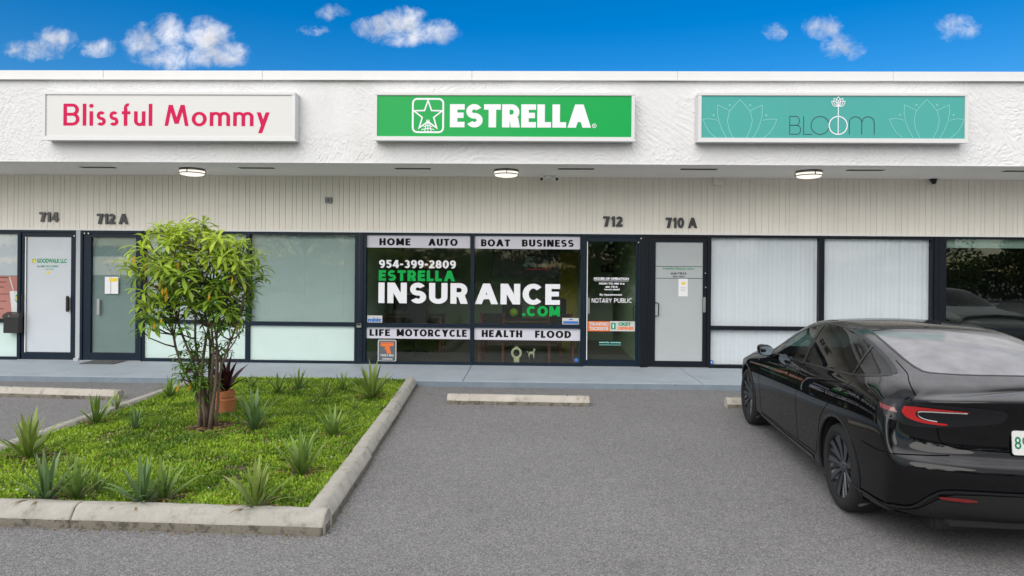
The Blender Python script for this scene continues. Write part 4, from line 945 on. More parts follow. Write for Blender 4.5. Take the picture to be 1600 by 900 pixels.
def ochair(x, y, label):
    t = thing('office_chair', label, 'chair', (x, y, ZS)); 
    MB().box(x - .24, x + .24, y - .24, y + .22, ZS + .44, ZS + .52, None, .03).build('seat', 'blackp', t)
    MB().box(x - .21, x + .21, y + .2, y + .27, ZS + .58, ZS + 1.05, None, .03).build('backrest', 'blackp', t)
    MB().tube([(x, y + .2, ZS + .46), (x, y + .27, ZS + .52), (x, y + .26, ZS + .62)], .02, 6).tube([(x, y, ZS + .08), (x, y, ZS + .44)], .025, 8).build('post', 'greyd', t)
    mb = MB()
    for k in range(5): a = k * 2 * PI / 5; mb.tube([(x, y, ZS + .1), (x + .26 * math.cos(a), y + .26 * math.sin(a), ZS + .05)], .016, 6)
    mb.build('star_base', 'greyd', t)
ochair(I(800, 480, 1.9).x, YF + 1.9, 'black office chair behind the desk in the right insurance window')
ochair(I(650, 480, 1.3).x, YF + 1.3, 'black office chair before the deeper desk in the left insurance window')
# figurines at the lower glass
p = I(807, 560, .13); t = thing('wreath_ornament', 'small cream ring wreath ornament inside at the lower right insurance window', 'ornament', (p.x, p.y, ZS)); M['cream'] = mat('cream_ceramic', (.55, .50, .36), .6)
z = F(807, 553)[1]; MB().tube([(p.x + .078 * math.cos(a * PI / 12), p.y, z + .085 * math.sin(a * PI / 12)) for a in range(25)], .024, 8, cap=False).build('ring', 'cream', t, smooth=True)
MB().box(p.x - .05, p.x + .05, p.y - .03, p.y + .03, ZS + .003, z - .09).build('stand', 'cream', t); mb = MB(); mb.tube([(p.x - .02, p.y, z + .10), (p.x, p.y, z + .13), (p.x + .02, p.y, z + .10)], .01, 6); mb.build('bow', 'cream', t)
p = I(830, 560, .13); z = F(830, 562)[1]; t = thing('animal_figurine', 'small cream standing animal figurine at the lower right insurance window', 'figurine', (p.x, p.y, ZS)); x, y = p.x, p.y
mb = MB(); mb.tube([(x - .045, y, z + .10), (x, y, z + .105), (x + .05, y, z + .10)], [.024, .028, .022], 8); mb.tube([(x + .04, y, z + .10), (x + .055, y, z + .16), (x + .075, y, z + .175)], [.02, .018, .01], 8)
for i, dx_ in enumerate((-.04, .045)):
    for s in (-1, 1): mb.tube([(x + dx_, y + s * .012, z + .1), (x + dx_ + .004, y + s * .015, z)], [.013, .010], 6)
mb.tube([(x - .06, y, z + .11), (x - .085, y, z + .14)], [.009, .004], 5); mb.tube([(x + .05, y, z + .17), (x + .045, y, z + .20)], [.007, .003], 5); mb.build('body', 'cream', t, smooth=True)
MB().box(x - .1, x + .1, y - .03, y + .03, ZS + .003, z).build('base', 'blackp', t)
# green ball lamp and computer on the desk
M['lime'] = mat('lime_plastic', (.30, .45, .02), .5)
p = I(803, 500, 1.0); t = thing('desk_globe', 'lime green globe on the desk inside the right insurance window', 'globe', (p.x, p.y, ZS + .74)); MB().lathe([(.001, .0), (.05, .005), (.05, .015), (.012, .02), (.012, .06)], 14, (p.x, p.y, ZS + .742)).build('foot', 'greyd', t)
MB().lathe([(.001 + .085 * math.sin(PI * k / 12), .06 + .085 - .085 * math.cos(PI * k / 12)) for k in range(13)], 18, (p.x, p.y, ZS + .742)).build('ball', 'lime', t, smooth=True)
for d_, px, lb in ((1.15, 865, 'black monitor on the desk inside the right insurance window'), (2.0, 632, 'black monitor on the deeper desk inside the left insurance window')):
    p = I(px, 490, d_); t = thing('monitor', lb, 'monitor', (p.x, YF + d_, ZS + .742)); y = YF + d_; z = ZS + .742
    MB().box(p.x - .25, p.x + .25, y, y + .03, z + .10, z + .42, None, .006).build('screen', 'screen', t); MB().box(p.x - .03, p.x + .03, y + .03, y + .05, z + .01, z + .25).box(p.x - .1, p.x + .1, y - .06, y + .08, z, z + .012).build('stand', 'greyd', t)
# framed certificates seen through the door
for k, (px, py, w_, h_) in enumerate(((958, 390, 17, 13), (947, 399, 15, 10), (963, 398, 12, 13), (944, 420, 10, 10), (958, 419, 18, 13), (976, 416, 9, 15))):
    lb = ['top middle', 'upper left', 'upper right', 'lower left', 'lower middle', 'lower right'][k]; D_ = 4.1
    a = I(px - w_ / 2, py - h_ / 2, D_); b = I(px + w_ / 2, py + h_ / 2, D_); t = thing('picture_frame', 'dark framed picture on the wall seen through the office door, %s of six' % lb, 'picture', ((a.x + b.x) / 2, YF + D_, b.z), 'framed pictures seen through the office door')
    box('frame', 'blackp', t, a.x, b.x, YF + D_, YF + D_ + .03, b.z, a.z); box('print', 'scr_g', t, a.x + .04, b.x - .04, YF + D_ - .003, YF + D_, b.z + .04, a.z - .04)

# ------------------------------------------------------------------ planter bed
KH = .15
def kstone(name, p0, p1, wid, hgt, m, parent, seed, cham=.27, ends=(0, 0), side=1, n=None, foot=True):
    """a concrete length from p0 to p1 (centre line on the ground) with a chamfered, slightly worn section"""
    p0, p1 = Vector((p0[0], p0[1], 0)), Vector((p1[0], p1[1], 0)); d = (p1 - p0); Ln = d.length; d.normalize(); nn = Vector((-d.y, d.x, 0))
    wb, wt = wid / 2, wid / 2 * cham * 1.55; r_ = .012
    prof = [(-wb, 0), (-wb, hgt * .40), (-wb + r_ * .5, hgt * .50), (-wt - r_, hgt - r_ * .7), (-wt + r_ * .8, hgt), (-wt * .4, hgt + .002), (wt * .4, hgt + .002), (wt - r_ * .8, hgt), (wt + r_, hgt - r_ * .7), (wb - r_ * .5, hgt * .50), (wb, hgt * .40), (wb, 0)]
    n = n or max(8, int(Ln / .035)); rs = random.Random(seed); off = rs.random() * 50
    vs = []; fs = []; K = len(prof); fm = []
    st = [0, .006, .018] + [i / n * Ln for i in range(1, n)] + [Ln - .018, Ln - .006, Ln]; st = sorted(set(st)); 
    for i, s in enumerate(st):
        e = min(s, Ln - s); sc = 1 - (.10 if e < .001 else .03 if e < .007 else 0)
        for j, (a, b) in enumerate(prof):
            nx_ = float(fbm(np.array([s * 6 + off]), np.array([j * .7 + off]), 3, 3)[0]) - .5; nb = float(fbm(np.array([s * 14 + off]), np.array([j * .9 + 9 + off]), 8, 2)[0]) - .5
            chip = -.007 * max(0, nb * 2.4) if j in (3, 4, 7, 8) else 0
            q = p0 + d * s + nn * (a * sc + nx_ * .006 + (chip if a > 0 else -chip)); vs.append((q.x, q.y, max(-.02, b * (1 - (1 - sc) * .6) + (nx_ * .005 if b > .01 else -.02) + chip)))
    S_ = len(st)
    for i in range(S_ - 1):
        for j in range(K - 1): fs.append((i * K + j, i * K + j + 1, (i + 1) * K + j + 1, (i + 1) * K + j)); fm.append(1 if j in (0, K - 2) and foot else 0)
    fs.append(tuple(range(K))[::-1]); fs.append(tuple((S_ - 1) * K + j for j in range(K)))
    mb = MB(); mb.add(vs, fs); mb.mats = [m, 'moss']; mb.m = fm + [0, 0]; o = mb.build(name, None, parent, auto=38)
    bm = bmesh.new(); bm.from_mesh(o.data); bmesh.ops.recalc_face_normals(bm, faces=bm.faces[:]); bm.to_mesh(o.data); bm.free(); return o
def XY(px, py, z=0): p = onZ(px, py, z); return Vector((p.x, p.y, 0))
KW = .215
fr0, fr1 = XY(0, 822.5), XY(505, 838)                  # front kerb, outer foot line
rt0, rt1 = XY(508, 836), XY(654, 603)                  # right kerb, outer foot line
lf1, lf0 = XY(287, 594, KH), XY(0, 690, KH)            # left kerb, far top edge
fd = (fr1 - fr0).normalized(); fn = Vector((-fd.y, fd.x, 0)); rd = (rt1 - rt0).normalized(); rn = Vector((-rd.y, rd.x, 0)); ld = (lf1 - lf0).normalized(); ln = Vector((ld.y, -ld.x, 0))
def isect(a, d, b, e):
    t = ((b.x - a.x) * e.y - (b.y - a.y) * e.x) / (d.x * e.y - d.y * e.x); return a + d * t
fc = fr0 + fn * KW / 2; rc = rt0 + rn * KW / 2; lc = lf0 + ln * KW * .4
cornL = isect(fc, fd, lc, ld); kerb = thing('planter_kerb', 'worn pale concrete kerb around the green planter bed', 'kerb', (fc.x, fc.y, 0))
jf = XY(108, 826) + fn * KW / 2; tj = (jf - fc).dot(fd)
ends_f = [(cornL - fc).dot(fd) - .1, (cornL - fc).dot(fd) + 1.5, tj]
ends_f = sorted([(cornL - fc).dot(fd) - .1, tj, (fr1 - fr0).length + .0])
nseg = max(1, round((ends_f[1] - ends_f[0]) / 1.9)); cuts = [ends_f[0] + (ends_f[1] - ends_f[0]) * k / nseg for k in range(nseg)] + ends_f[1:]
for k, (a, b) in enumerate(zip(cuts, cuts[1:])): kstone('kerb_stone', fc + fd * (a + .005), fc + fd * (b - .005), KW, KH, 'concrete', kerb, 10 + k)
Lr = (rt1 - rt0).length; q1 = (XY(580, 722) - rt0).dot(rd); q2 = (XY(622, 650) - rt0).dot(rd)
cr = [KW * .15, q1, q2, Lr]
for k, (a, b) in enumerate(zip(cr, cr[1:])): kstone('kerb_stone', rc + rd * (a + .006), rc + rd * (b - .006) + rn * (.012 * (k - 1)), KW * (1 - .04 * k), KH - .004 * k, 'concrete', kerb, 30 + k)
Ll = (lf1 - cornL).length; nl = 3
lend = lf1 + ln * KW * .4
for k in range(nl):
    a, b = KW * .5 + (Ll - KW * .5) * k / nl, KW * .5 + (Ll - KW * .5) * (k + 1) / nl
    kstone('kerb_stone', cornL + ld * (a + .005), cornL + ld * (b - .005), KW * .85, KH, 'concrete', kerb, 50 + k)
inn = [cornL + (fd + fn) * .05, fr1 + fn * .1 - fd * .12, rt1 + rn * .12, lf1 + ln * .12]
yk = 10.342
rt_far = rc + rd * ((yk - rc.y) / rd.y); lt_far = cornL + ld * ((yk - cornL.y) / ld.y)
bed_poly = [cornL, isect(fc, fd, rc, rd), rt_far, lt_far]
def inbed(x, y, m_=0.0):
    p = Vector((x, y, 0))
    return (p - fc).dot(fn) > m_ and (p - rc).dot(rn) > m_ and (p - lc).dot(ln) > m_ and y < yk - .01
def bedz(x, y):
    return .095 + .030 * (float(vnoise(np.array([x * 2.1 + 30]), np.array([y * 2.1 + 30]), 4)[0]) - .3)
xs0 = min(p.x for p in bed_poly); xs1 = max(p.x for p in bed_poly); ys0 = min(p.y for p in bed_poly)
gxn = np.linspace(xs0, xs1, 90); gyn = np.linspace(ys0, yk, 80); vs = []; fs = []; ok = {}
for i, x in enumerate(gxn):
    for j, y in enumerate(gyn):
        if inbed(x, y, -.02): ok[(i, j)] = len(vs); vs.append((x, y, bedz(x, y)))
for (i, j) in ok:
    if (i + 1, j) in ok and (i, j + 1) in ok and (i + 1, j + 1) in ok: fs.append((ok[(i, j)], ok[(i + 1, j)], ok[(i + 1, j + 1)], ok[(i, j + 1)]))
o = MB().add(vs, fs).build('planter_soil', 'soil', smooth=True); tag(o, kind='structure')

# --- ground cover: short leaves in tufts, one mesh
def leafmat(name, rough=.5, trans=.25, spec=.4):
    m = bpy.data.materials.new(name); m.use_nodes = True; n = m.node_tree.nodes; l = m.node_tree.links; b = n['Principled BSDF']
    a = n.new('ShaderNodeAttribute'); a.attribute_name = 'tone'; l.new(a.outputs['Color'], b.inputs['Base Color']); b.inputs['Roughness'].default_value = rough
    b.inputs['Specular IOR Level'].default_value = spec
    t = n.new('ShaderNodeBsdfTranslucent'); l.new(a.outputs['Color'], t.inputs[0]); mx = n.new('ShaderNodeMixShader'); mx.inputs[0].default_value = trans
    l.new(b.outputs[0], mx.inputs[1]); l.new(t.outputs[0], mx.inputs[2]); l.new(mx.outputs[0], n['Material Output'].inputs[0]); return m
M['grass'] = leafmat('ground_cover_leaf', .6, .30); M['leaf'] = leafmat('shrub_leaf', .45, .38); M['agave'] = leafmat('spiky_leaf', .5, .12); M['farleaf'] = leafmat('tree_leaf', .6, .2)
def tone_mesh(name, V, Fc, C, m, parent=None, n=3, smooth=False):
    """V (N,3) verts, Fc (K,n) faces, C (K,3) face colours"""
    me = bpy.data.meshes.new(name); off = np.array(wloc(parent)) if parent is not None else np.zeros(3); V = V - off
    me.vertices.add(len(V)); me.vertices.foreach_set('co', V.astype(np.float32).ravel()); me.loops.add(Fc.size); me.loops.foreach_set('vertex_index', Fc.astype(np.int32).ravel())
    me.polygons.add(len(Fc)); me.polygons.foreach_set('loop_start', np.arange(0, Fc.size, n)); me.polygons.foreach_set('loop_total', np.full(len(Fc), n)); me.update(calc_edges=True)
    ca = me.color_attributes.new('tone', 'FLOAT_COLOR', 'CORNER'); C4 = np.concatenate([C, np.ones((len(C), 1))], 1); ca.data.foreach_set('color', np.repeat(C4, n, 0).astype(np.float32).ravel())
    if smooth: me.polygons.foreach_set('use_smooth', np.full(len(Fc), True))
    me.materials.append(M[m]); o = bpy.data.objects.new(name, me); COL.objects.link(o); o.parent = parent; return o
plants = [
 (45, 716, 66, 'yellow green spiky plant at the far left edge of the bed, against the left kerb', 'yel', 17, 1.0),
 (150, 661, 44, 'green spiky plant by the left kerb, in front of the left wheel stop', 'green', 17, .9),
 (265, 621, 34, 'spiky plant at the far end of the left kerb, left of the shrub stems', 'green', 16, .95),
 (212, 670, 34, 'small blue green spiky plant standing alone left of the shrub', 'blue', 10, .7),
 (72, 782, 66, 'blue green spiky plant by the front kerb, leftmost of the front row', 'blue', 15, .85),
 (118, 778, 56, 'spiky plant tucked against the leftmost one of the front row', 'green', 15, .95),
 (150, 765, 36, 'low spiky plant third from the left in the front row', 'green', 10, .85),
 (222, 786, 66, 'tall spiky plant of the double clump in front of the shrub, left half', 'blue', 15, .95),
 (256, 780, 58, 'spiky plant of the double clump in front of the shrub, right half', 'green', 14, .95),
 (400, 795, 68, 'large yellow tipped spiky plant by the front kerb, nearest its corner', 'yel', 20, .9),
 (471, 741, 66, 'tall spiky plant near the right kerb with dry leaves at its foot', 'green', 17, .8),
 (521, 681, 42, 'spiky plant with brown drooping dead leaf near the right kerb', 'green', 13, .9),
 (397, 669, 56, 'blue green spiky plant just right of the shrub and terracotta pot', 'blue', 15, .85),
 (581, 623, 48, 'full spiky plant near the far end of the right kerb', 'yel', 20, .95),
 (467, 608, 34, 'upright spiky plant at the back of the bed, against the walk', 'green', 13, .9),
 (434, 615, 34, 'spiky plant with long arching leaves at the back of the bed', 'green', 14, 1.1),
 (395, 606, 22, 'small spiky plant at the back of the bed, next to the potted maroon plant', 'green', 10, .9),
 (535, 610, 30, 'thin spiky plant at the back of the bed, near the full one', 'green', 9, .7),
 (507, 622, 30, 'small spiky plant with few leaves in the back half of the bed', 'yel', 8, .9),
 (555, 640, 22, 'tiny spiky seedling in the right half of the bed', 'green', 8, .8),
 (182, 640, 28, 'small spiky seedling between two bigger ones along the left kerb', 'yel', 9, .9),
 (112, 735, 30, 'small thin spiky plant in the left part of the bed', 'yel', 8, .7),
 (232, 690, 20, 'tiny yellow tipped seedling in the middle of the bed', 'yel', 7, .6)]
rs = np.random.RandomState(5)
NT = 38000; pts = []
gx_ = rs.uniform(max(xs0, -7.5), xs1, NT * 3); gy_ = rs.uniform(ys0, yk, NT * 3)
ps = np.stack([gx_, gy_], 1)
def sd_(c, n_): return (ps[:, 0] - c.x) * n_.x + (ps[:, 1] - c.y) * n_.y
keep = (sd_(fc, fn) > .075) & (sd_(rc, rn) > .075) & (sd_(lc, ln) > .065) & (ps[:, 1] < yk - .02)
dn = fbm(ps[:, 0] * 3 + 40, ps[:, 1] * 3 + 40, 77, 3); ssp = onZ(325, 668, .1); base_d = np.hypot(ps[:, 0] - ssp.x, ps[:, 1] - ssp.y)
keep &= (rs.rand(len(ps)) < np.clip((dn - .22) * 4, .25, 1)) & (rs.rand(len(ps)) < np.clip((base_d - .16) / .25, .05, 1)); 
for q_ in plants:
    c0_ = onZ(q_[0], q_[1] - 3, .11); dd_ = np.hypot(ps[:, 0] - c0_.x, ps[:, 1] - c0_.y); keep &= rs.rand(len(ps)) < np.clip((dd_ - .05 * (q_[2] / 60)) / (.16 * q_[2] / 60), .03, 1)
ps = ps[keep][:NT]; print('tufts', len(ps))
zb_n = .095 + .030 * (vnoise(ps[:, 0] * 2.1 + 30, ps[:, 1] * 2.1 + 30, 4) - .3)
nl_ = 5; P_ = np.repeat(ps, nl_, 0) + rs.normal(0, .012, (len(ps) * nl_, 2)); zb_n = np.repeat(zb_n, nl_)
K = len(P_); az = rs.uniform(0, 2 * PI, K); til = rs.uniform(.25, 1.25, K); hgt = rs.uniform(.022, .050, K) * np.repeat(.75 + .7 * fbm(ps[:, 0] * 2.2, ps[:, 1] * 2.2, 55, 2), nl_); wd = rs.uniform(.004, .010, K)
dx_, dy_ = np.cos(az), np.sin(az); b0 = np.stack([P_[:, 0], P_[:, 1], zb_n - .004], 1); dirv = np.stack([dx_ * np.sin(til), dy_ * np.sin(til), np.cos(til)], 1); side = np.stack([-dy_, dx_, np.zeros(K)], 1)
mid = b0 + dirv * (hgt * .55)[:, None]; tip = b0 + dirv * hgt[:, None] - np.array([0, 0, 1]) * (hgt * .14 * til)[:, None]
V = np.stack([b0 - side * (wd * .4)[:, None], b0 + side * (wd * .4)[:, None], mid + side * wd[:, None], tip, mid - side * wd[:, None]], 1).reshape(-1, 3)
ib = np.arange(K)[:, None] * 5; Fc = np.concatenate([ib + np.array([[0, 1, 2]]), ib + np.array([[0, 2, 4]]), ib + np.array([[4, 2, 3]])], 0)
hue = np.repeat(fbm(ps[:, 0] * 4, ps[:, 1] * 4, 33, 3), nl_) + rs.normal(0, .12, K); hue = np.clip((hue - .5) * 1.7 + .56, 0, 1)[:, None]
c = np.array([.085, .19, .012]) * (1 - hue) + np.array([.35, .52, .035]) * hue; c = c * rs.uniform(.6, 1.3, (K, 1))
br = rs.rand(K) < .05; c[br] = np.array([.30, .24, .10]) * rs.uniform(.6, 1.2, (br.sum(), 1))
o = tone_mesh('ground_cover', V, Fc, np.concatenate([c, c, c], 0), 'grass'); tag(o, 'short bright green ground cover filling the planter bed', 'ground cover', kind='stuff')
# fallen bits: pale petals and dry leaves
NB = 650; ps2 = ps[rs.choice(len(ps), NB)]; V = []; Fc = []; C = []
near = rs.rand(NB) < .3
for k, (x, y) in enumerate(ps2):
    if near[k]: a = rs.uniform(0, 2 * PI); r_ = abs(rs.normal(0, .28)) + .05; x, y = ssp.x + r_ * math.cos(a), ssp.y + r_ * math.sin(a)
    s = rs.uniform(.006, .015) if not near[k] else rs.uniform(.015, .04); a = rs.uniform(0, 2 * PI); z = bedz(x, y) + rs.uniform(.02, .05) * (.4 if near[k] else 1); ca, sa = math.cos(a), math.sin(a); t = rs.uniform(-.01, .01)
    V += [(x + ca * s, y + sa * s, z), (x - sa * s * .5, y + ca * s * .5, z + t), (x - ca * s, y - sa * s, z + .004), (x + sa * s * .5, y - ca * s * .5, z)]; Fc.append([4 * k, 4 * k + 1, 4 * k + 2, 4 * k + 3])
    C.append(np.array([.34, .20, .10]) * rs.uniform(.4, 1.2) if near[k] else (np.array([.6, .6, .55]) if rs.rand() < .55 else np.array([.42, .34, .12])))
o = tone_mesh('fallen_petals', np.array(V), np.array(Fc), np.array(C), 'grass', n=4); tag(o, 'small pale petals and dry leaf bits scattered over the planter bed', 'leaf litter', kind='stuff')
# grit and leaf bits along the kerb feet on the asphalt
V = []; Fc = []; C = []; k = 0
for (a, b, nrm) in ((fr0 + fd * -1, fr1, -fn), (rt0, rt1, -rn), (Vector((-8, 10.33, 0)), Vector((8, 10.33, 0)), Vector((0, -1, 0))), (Vector((-8, 10.33, 0)), Vector((8, 10.33, 0)), Vector((0, -1, 0)))):
    for _ in range(170):
        t = rs.rand(); p = a + (b - a) * t + nrm * abs(rs.normal(0, .035)); s = rs.uniform(.004, .012); aa = rs.uniform(0, 6.28); ca, sa = math.cos(aa), math.sin(aa)
        V += [(p.x + ca * s, p.y + sa * s, .006), (p.x - sa * s * .6, p.y + ca * s * .6, .009), (p.x - ca * s, p.y - sa * s, .004), (p.x + sa * s * .6, p.y - ca * s * .6, .005)]; Fc.append([4 * k + q for q in range(4)]); k += 1
        C.append(np.array([.30, .17, .07]) * rs.uniform(.4, 1.3) if rs.rand() < .75 else np.array([.25, .3, .05]))
o = tone_mesh('kerb_litter', np.array(V), np.array(Fc), np.array(C), 'grass', n=4); tag(o, 'brown leaf bits lying on the asphalt along the planter kerb and the walk', 'leaf litter', kind='stuff')

# --- wheel stops
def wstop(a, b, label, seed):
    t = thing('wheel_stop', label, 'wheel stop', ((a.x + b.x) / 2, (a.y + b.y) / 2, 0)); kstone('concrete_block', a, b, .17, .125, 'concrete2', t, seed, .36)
    d = (b - a).normalized(); mb = MB()
    for s in (.3, (b - a).length - .3): p = a + d * s; mb.lathe([(.001, .003), (.013, .002), (.014, -.01)], 10, (p.x, p.y, .128))
    mb.build('steel_pin', 'greyd', t)
a, b = XY(698, 631.5), XY(921.5, 635.5); dd = (b - a).normalized(); n_ = Vector((-dd.y, dd.x, 0)) * .085
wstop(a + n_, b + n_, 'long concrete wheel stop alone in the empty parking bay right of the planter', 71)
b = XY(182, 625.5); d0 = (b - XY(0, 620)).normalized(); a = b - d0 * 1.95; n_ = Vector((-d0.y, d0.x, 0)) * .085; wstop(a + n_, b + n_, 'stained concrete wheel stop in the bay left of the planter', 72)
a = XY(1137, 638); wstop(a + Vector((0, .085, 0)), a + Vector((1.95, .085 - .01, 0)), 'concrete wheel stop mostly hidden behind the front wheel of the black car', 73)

# --- spiky rosette plants: every leaf its own object
def blade(nm, L_, W_, bend, col0, col1, seed, seg=7):
    r3 = random.Random(seed); V = []; Fc = []; C = []; x = z = 0.0; ang = 0.0; tw = r3.uniform(-.25, .25)
    for i in range(seg + 1):
        s = i / seg; w_ = W_ * (.75 + .9 * s * (1 - s) * 1.6 - .75 * s ** 2.2) if i < seg else .0004; w_ = max(w_, .0004)
        yb = math.sin(tw * s) * .03; V += [(x - w_ * .22 * math.sin(ang), -w_ / 2 + yb, z + .35 * w_ * .5 + .0), (x, yb, z), (x - .0, w_ / 2 + yb, z + .35 * w_ * .5)]
        ang = bend * (s ** 1.3); dl = L_ / seg; x += dl * math.sin(ang); z += dl * math.cos(ang)
        # leaf cross-section opens inward (towards the plant axis)
    V = [(a, b, c) for a, b, c in V]
    for i in range(seg):
        for j in (0, 1):
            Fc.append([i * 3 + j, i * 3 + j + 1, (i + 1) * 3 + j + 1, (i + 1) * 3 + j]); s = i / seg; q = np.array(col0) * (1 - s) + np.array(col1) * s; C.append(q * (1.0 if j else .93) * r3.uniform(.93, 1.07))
    o = tone_mesh(nm, np.array(V), np.array(Fc), np.array(C), 'agave', n=4, smooth=True); return o
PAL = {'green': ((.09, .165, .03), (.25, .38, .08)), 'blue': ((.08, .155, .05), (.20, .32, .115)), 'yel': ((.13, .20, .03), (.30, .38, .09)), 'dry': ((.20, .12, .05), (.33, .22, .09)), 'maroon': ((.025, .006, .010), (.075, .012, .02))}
BL = {}
for pn, (c0, c1) in PAL.items():
    BL[pn] = []
    for q in range(5):
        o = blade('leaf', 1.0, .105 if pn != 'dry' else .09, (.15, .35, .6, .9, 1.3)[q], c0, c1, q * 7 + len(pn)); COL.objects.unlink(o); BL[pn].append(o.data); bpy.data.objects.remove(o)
def rosette(px, py, hpx, label, pal='green', nleaf=18, spread=1.0, seed=0, dry=2, cat='spiky plant', nm='spiky_plant', grp='spiky plants in the planter bed', at=None, zb=None, Hm=None, fan=0, tstart=0):
    p = onZ(px, py, .11) if at is None else at; dep = (p - CAM).dot(cF); H = Hm or hpx / FPX * dep; r3 = random.Random(seed * 13 + 5); z0 = (bedz(p.x, p.y) if zb is None else zb)
    t = thing(nm, label, cat, (p.x, p.y, z0), grp)
    for k in range(nleaf + dry):
        s = (k + .5) / nleaf; isdry = k >= nleaf
        tilt = (.08 + 1.0 * s ** 1.15 * spread + r3.uniform(-.12, .12)) if not isdry else 1.35; az = k * 2.39996 + r3.uniform(-.3, .3)
        ln_ = H * (1.04 - .22 * s) * r3.uniform(.82, 1.12) * (1 + .28 * max(0, tilt - .5)); bi = min(4, max(0, int(tilt * 2.0 + r3.uniform(-.6, .9)))) if not isdry else 3
        if isdry: ln_ = H * .62
        md = BL['dry' if isdry else (pal if r3.random() < .85 else ('yel' if pal == 'green' else pal))][bi]
        o = bpy.data.objects.new('leaf', md); COL.objects.link(o); o.parent = t
        wsc = ln_ * r3.uniform(.85, 1.15) * (.9 if hpx < 45 else 1.0)
        o.location = (.018 * H * math.cos(az) * 4 * s, .018 * H * math.sin(az) * 4 * s, .01 + .02 * H * (1 - s)); o.scale = (ln_, wsc, ln_)
        o.rotation_euler = (0, tilt - (.0 if bi < 3 else .25), az)
    return t
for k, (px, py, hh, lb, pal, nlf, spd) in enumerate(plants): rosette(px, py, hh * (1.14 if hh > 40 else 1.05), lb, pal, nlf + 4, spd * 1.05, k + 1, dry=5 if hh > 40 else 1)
# --- potted maroon plant
pp = onZ(352, 645, .10); t = rosette(0, 0, 60, 'dark maroon spiky plant in a terracotta pot right behind the shrub stems', 'maroon', 15, .95, 91, 0, 'potted plant', 'potted_plant', None, at=pp, zb=.10, Hm=.0001)
for c_ in list(t.children): bpy.data.objects.remove(c_)
MB().lathe([(.001, 0), (.105, 0), (.128, .17), (.130, .18), (.095, .195), (.090, .205), (.108, .21), (.110, .275), (.098, .28), (.092, .25), (.001, .24)], 28, (pp.x, pp.y, .09)).build('pot', 'terra', t, auto=35)
r3 = random.Random(17)
for k in range(16):
    s = (k + .5) / 16; o = bpy.data.objects.new('leaf', BL['maroon'][min(4, int(s * 3 + r3.uniform(0, 1)))]); COL.objects.link(o); o.parent = t; l_ = .50 * r3.uniform(.8, 1.1); o.scale = (l_, l_ * 1.35, l_)
    o.location = (0, 0, .26); o.rotation_euler = (0, .08 + s * .95, k * 2.4)

# --- the tall shrub
sb = onZ(325, 667, .10); dep = (sb - CAM).dot(cF); pm = dep / FPX     # metres per pixel at its depth
T = thing('tall_shrub', 'tall bushy shrub with many bare stems and yellow green leaf whorls in the planter bed', 'shrub', (sb.x, sb.y, .09))
rs4 = random.Random(21)
def whorl_mesh(seed, n, L0, young_lit):
    r3 = random.Random(seed); V = []; Fc = []; C = []
    for k in range(n):
        az = k * 2.4 + r3.uniform(-.25, .25); el = r3.uniform(-.10, .75) if k > 3 else r3.uniform(.5, 1.1); L_ = L0 * r3.uniform(.75, 1.15); W_ = L_ * r3.uniform(.29, .38); ca, sa = math.cos(az), math.sin(az)
        d_ = el; pos = Vector((0, 0, .012 * (n - k) / n * 2)); b = len(V); seg = 5; droop = r3.uniform(.9, 1.7)
        base = np.array((.11, .235, .022)) * (1 - young_lit) + np.array((.44, .56, .05)) * young_lit; base = base * r3.uniform(.75, 1.3)  # pale end of the blend: young growth with top light mixed into the colour
        for i in range(seg + 1):
            s = i / seg; w_ = W_ * (.12 + 1.9 * s ** 1.2 * (1 - s) ** .55) * .75 if i < seg else .001; el2 = d_ - droop * s; out = Vector((math.cos(el2) * ca, math.cos(el2) * sa, math.sin(el2)))
            sd = Vector((-sa, ca, 0)); up = Vector((0, 0, 1)); V += [tuple(pos - sd * w_ / 2 + up * w_ * .18), tuple(pos), tuple(pos + sd * w_ / 2 + up * w_ * .18)]; pos = pos + out * (L_ / seg)
        for i in range(seg):
            for j in (0, 1): Fc.append([b + i * 3 + j, b + i * 3 + j + 1, b + i * 3 + j + 4, b + i * 3 + j + 3]); C.append(base * r3.uniform(.92, 1.08) * (1.12 if i == 0 else 1))
    o = tone_mesh('leaf_cluster', np.array(V), np.array(Fc), np.array(C), 'leaf', n=4, smooth=True); me = o.data; bpy.data.objects.remove(o); return me
WM = {y: [whorl_mesh(100 + i + int(y * 50), 12, .190, y) for i in range(4)] for y in (0.0, .35, .7, 1.0)}
yellow_leaf = None
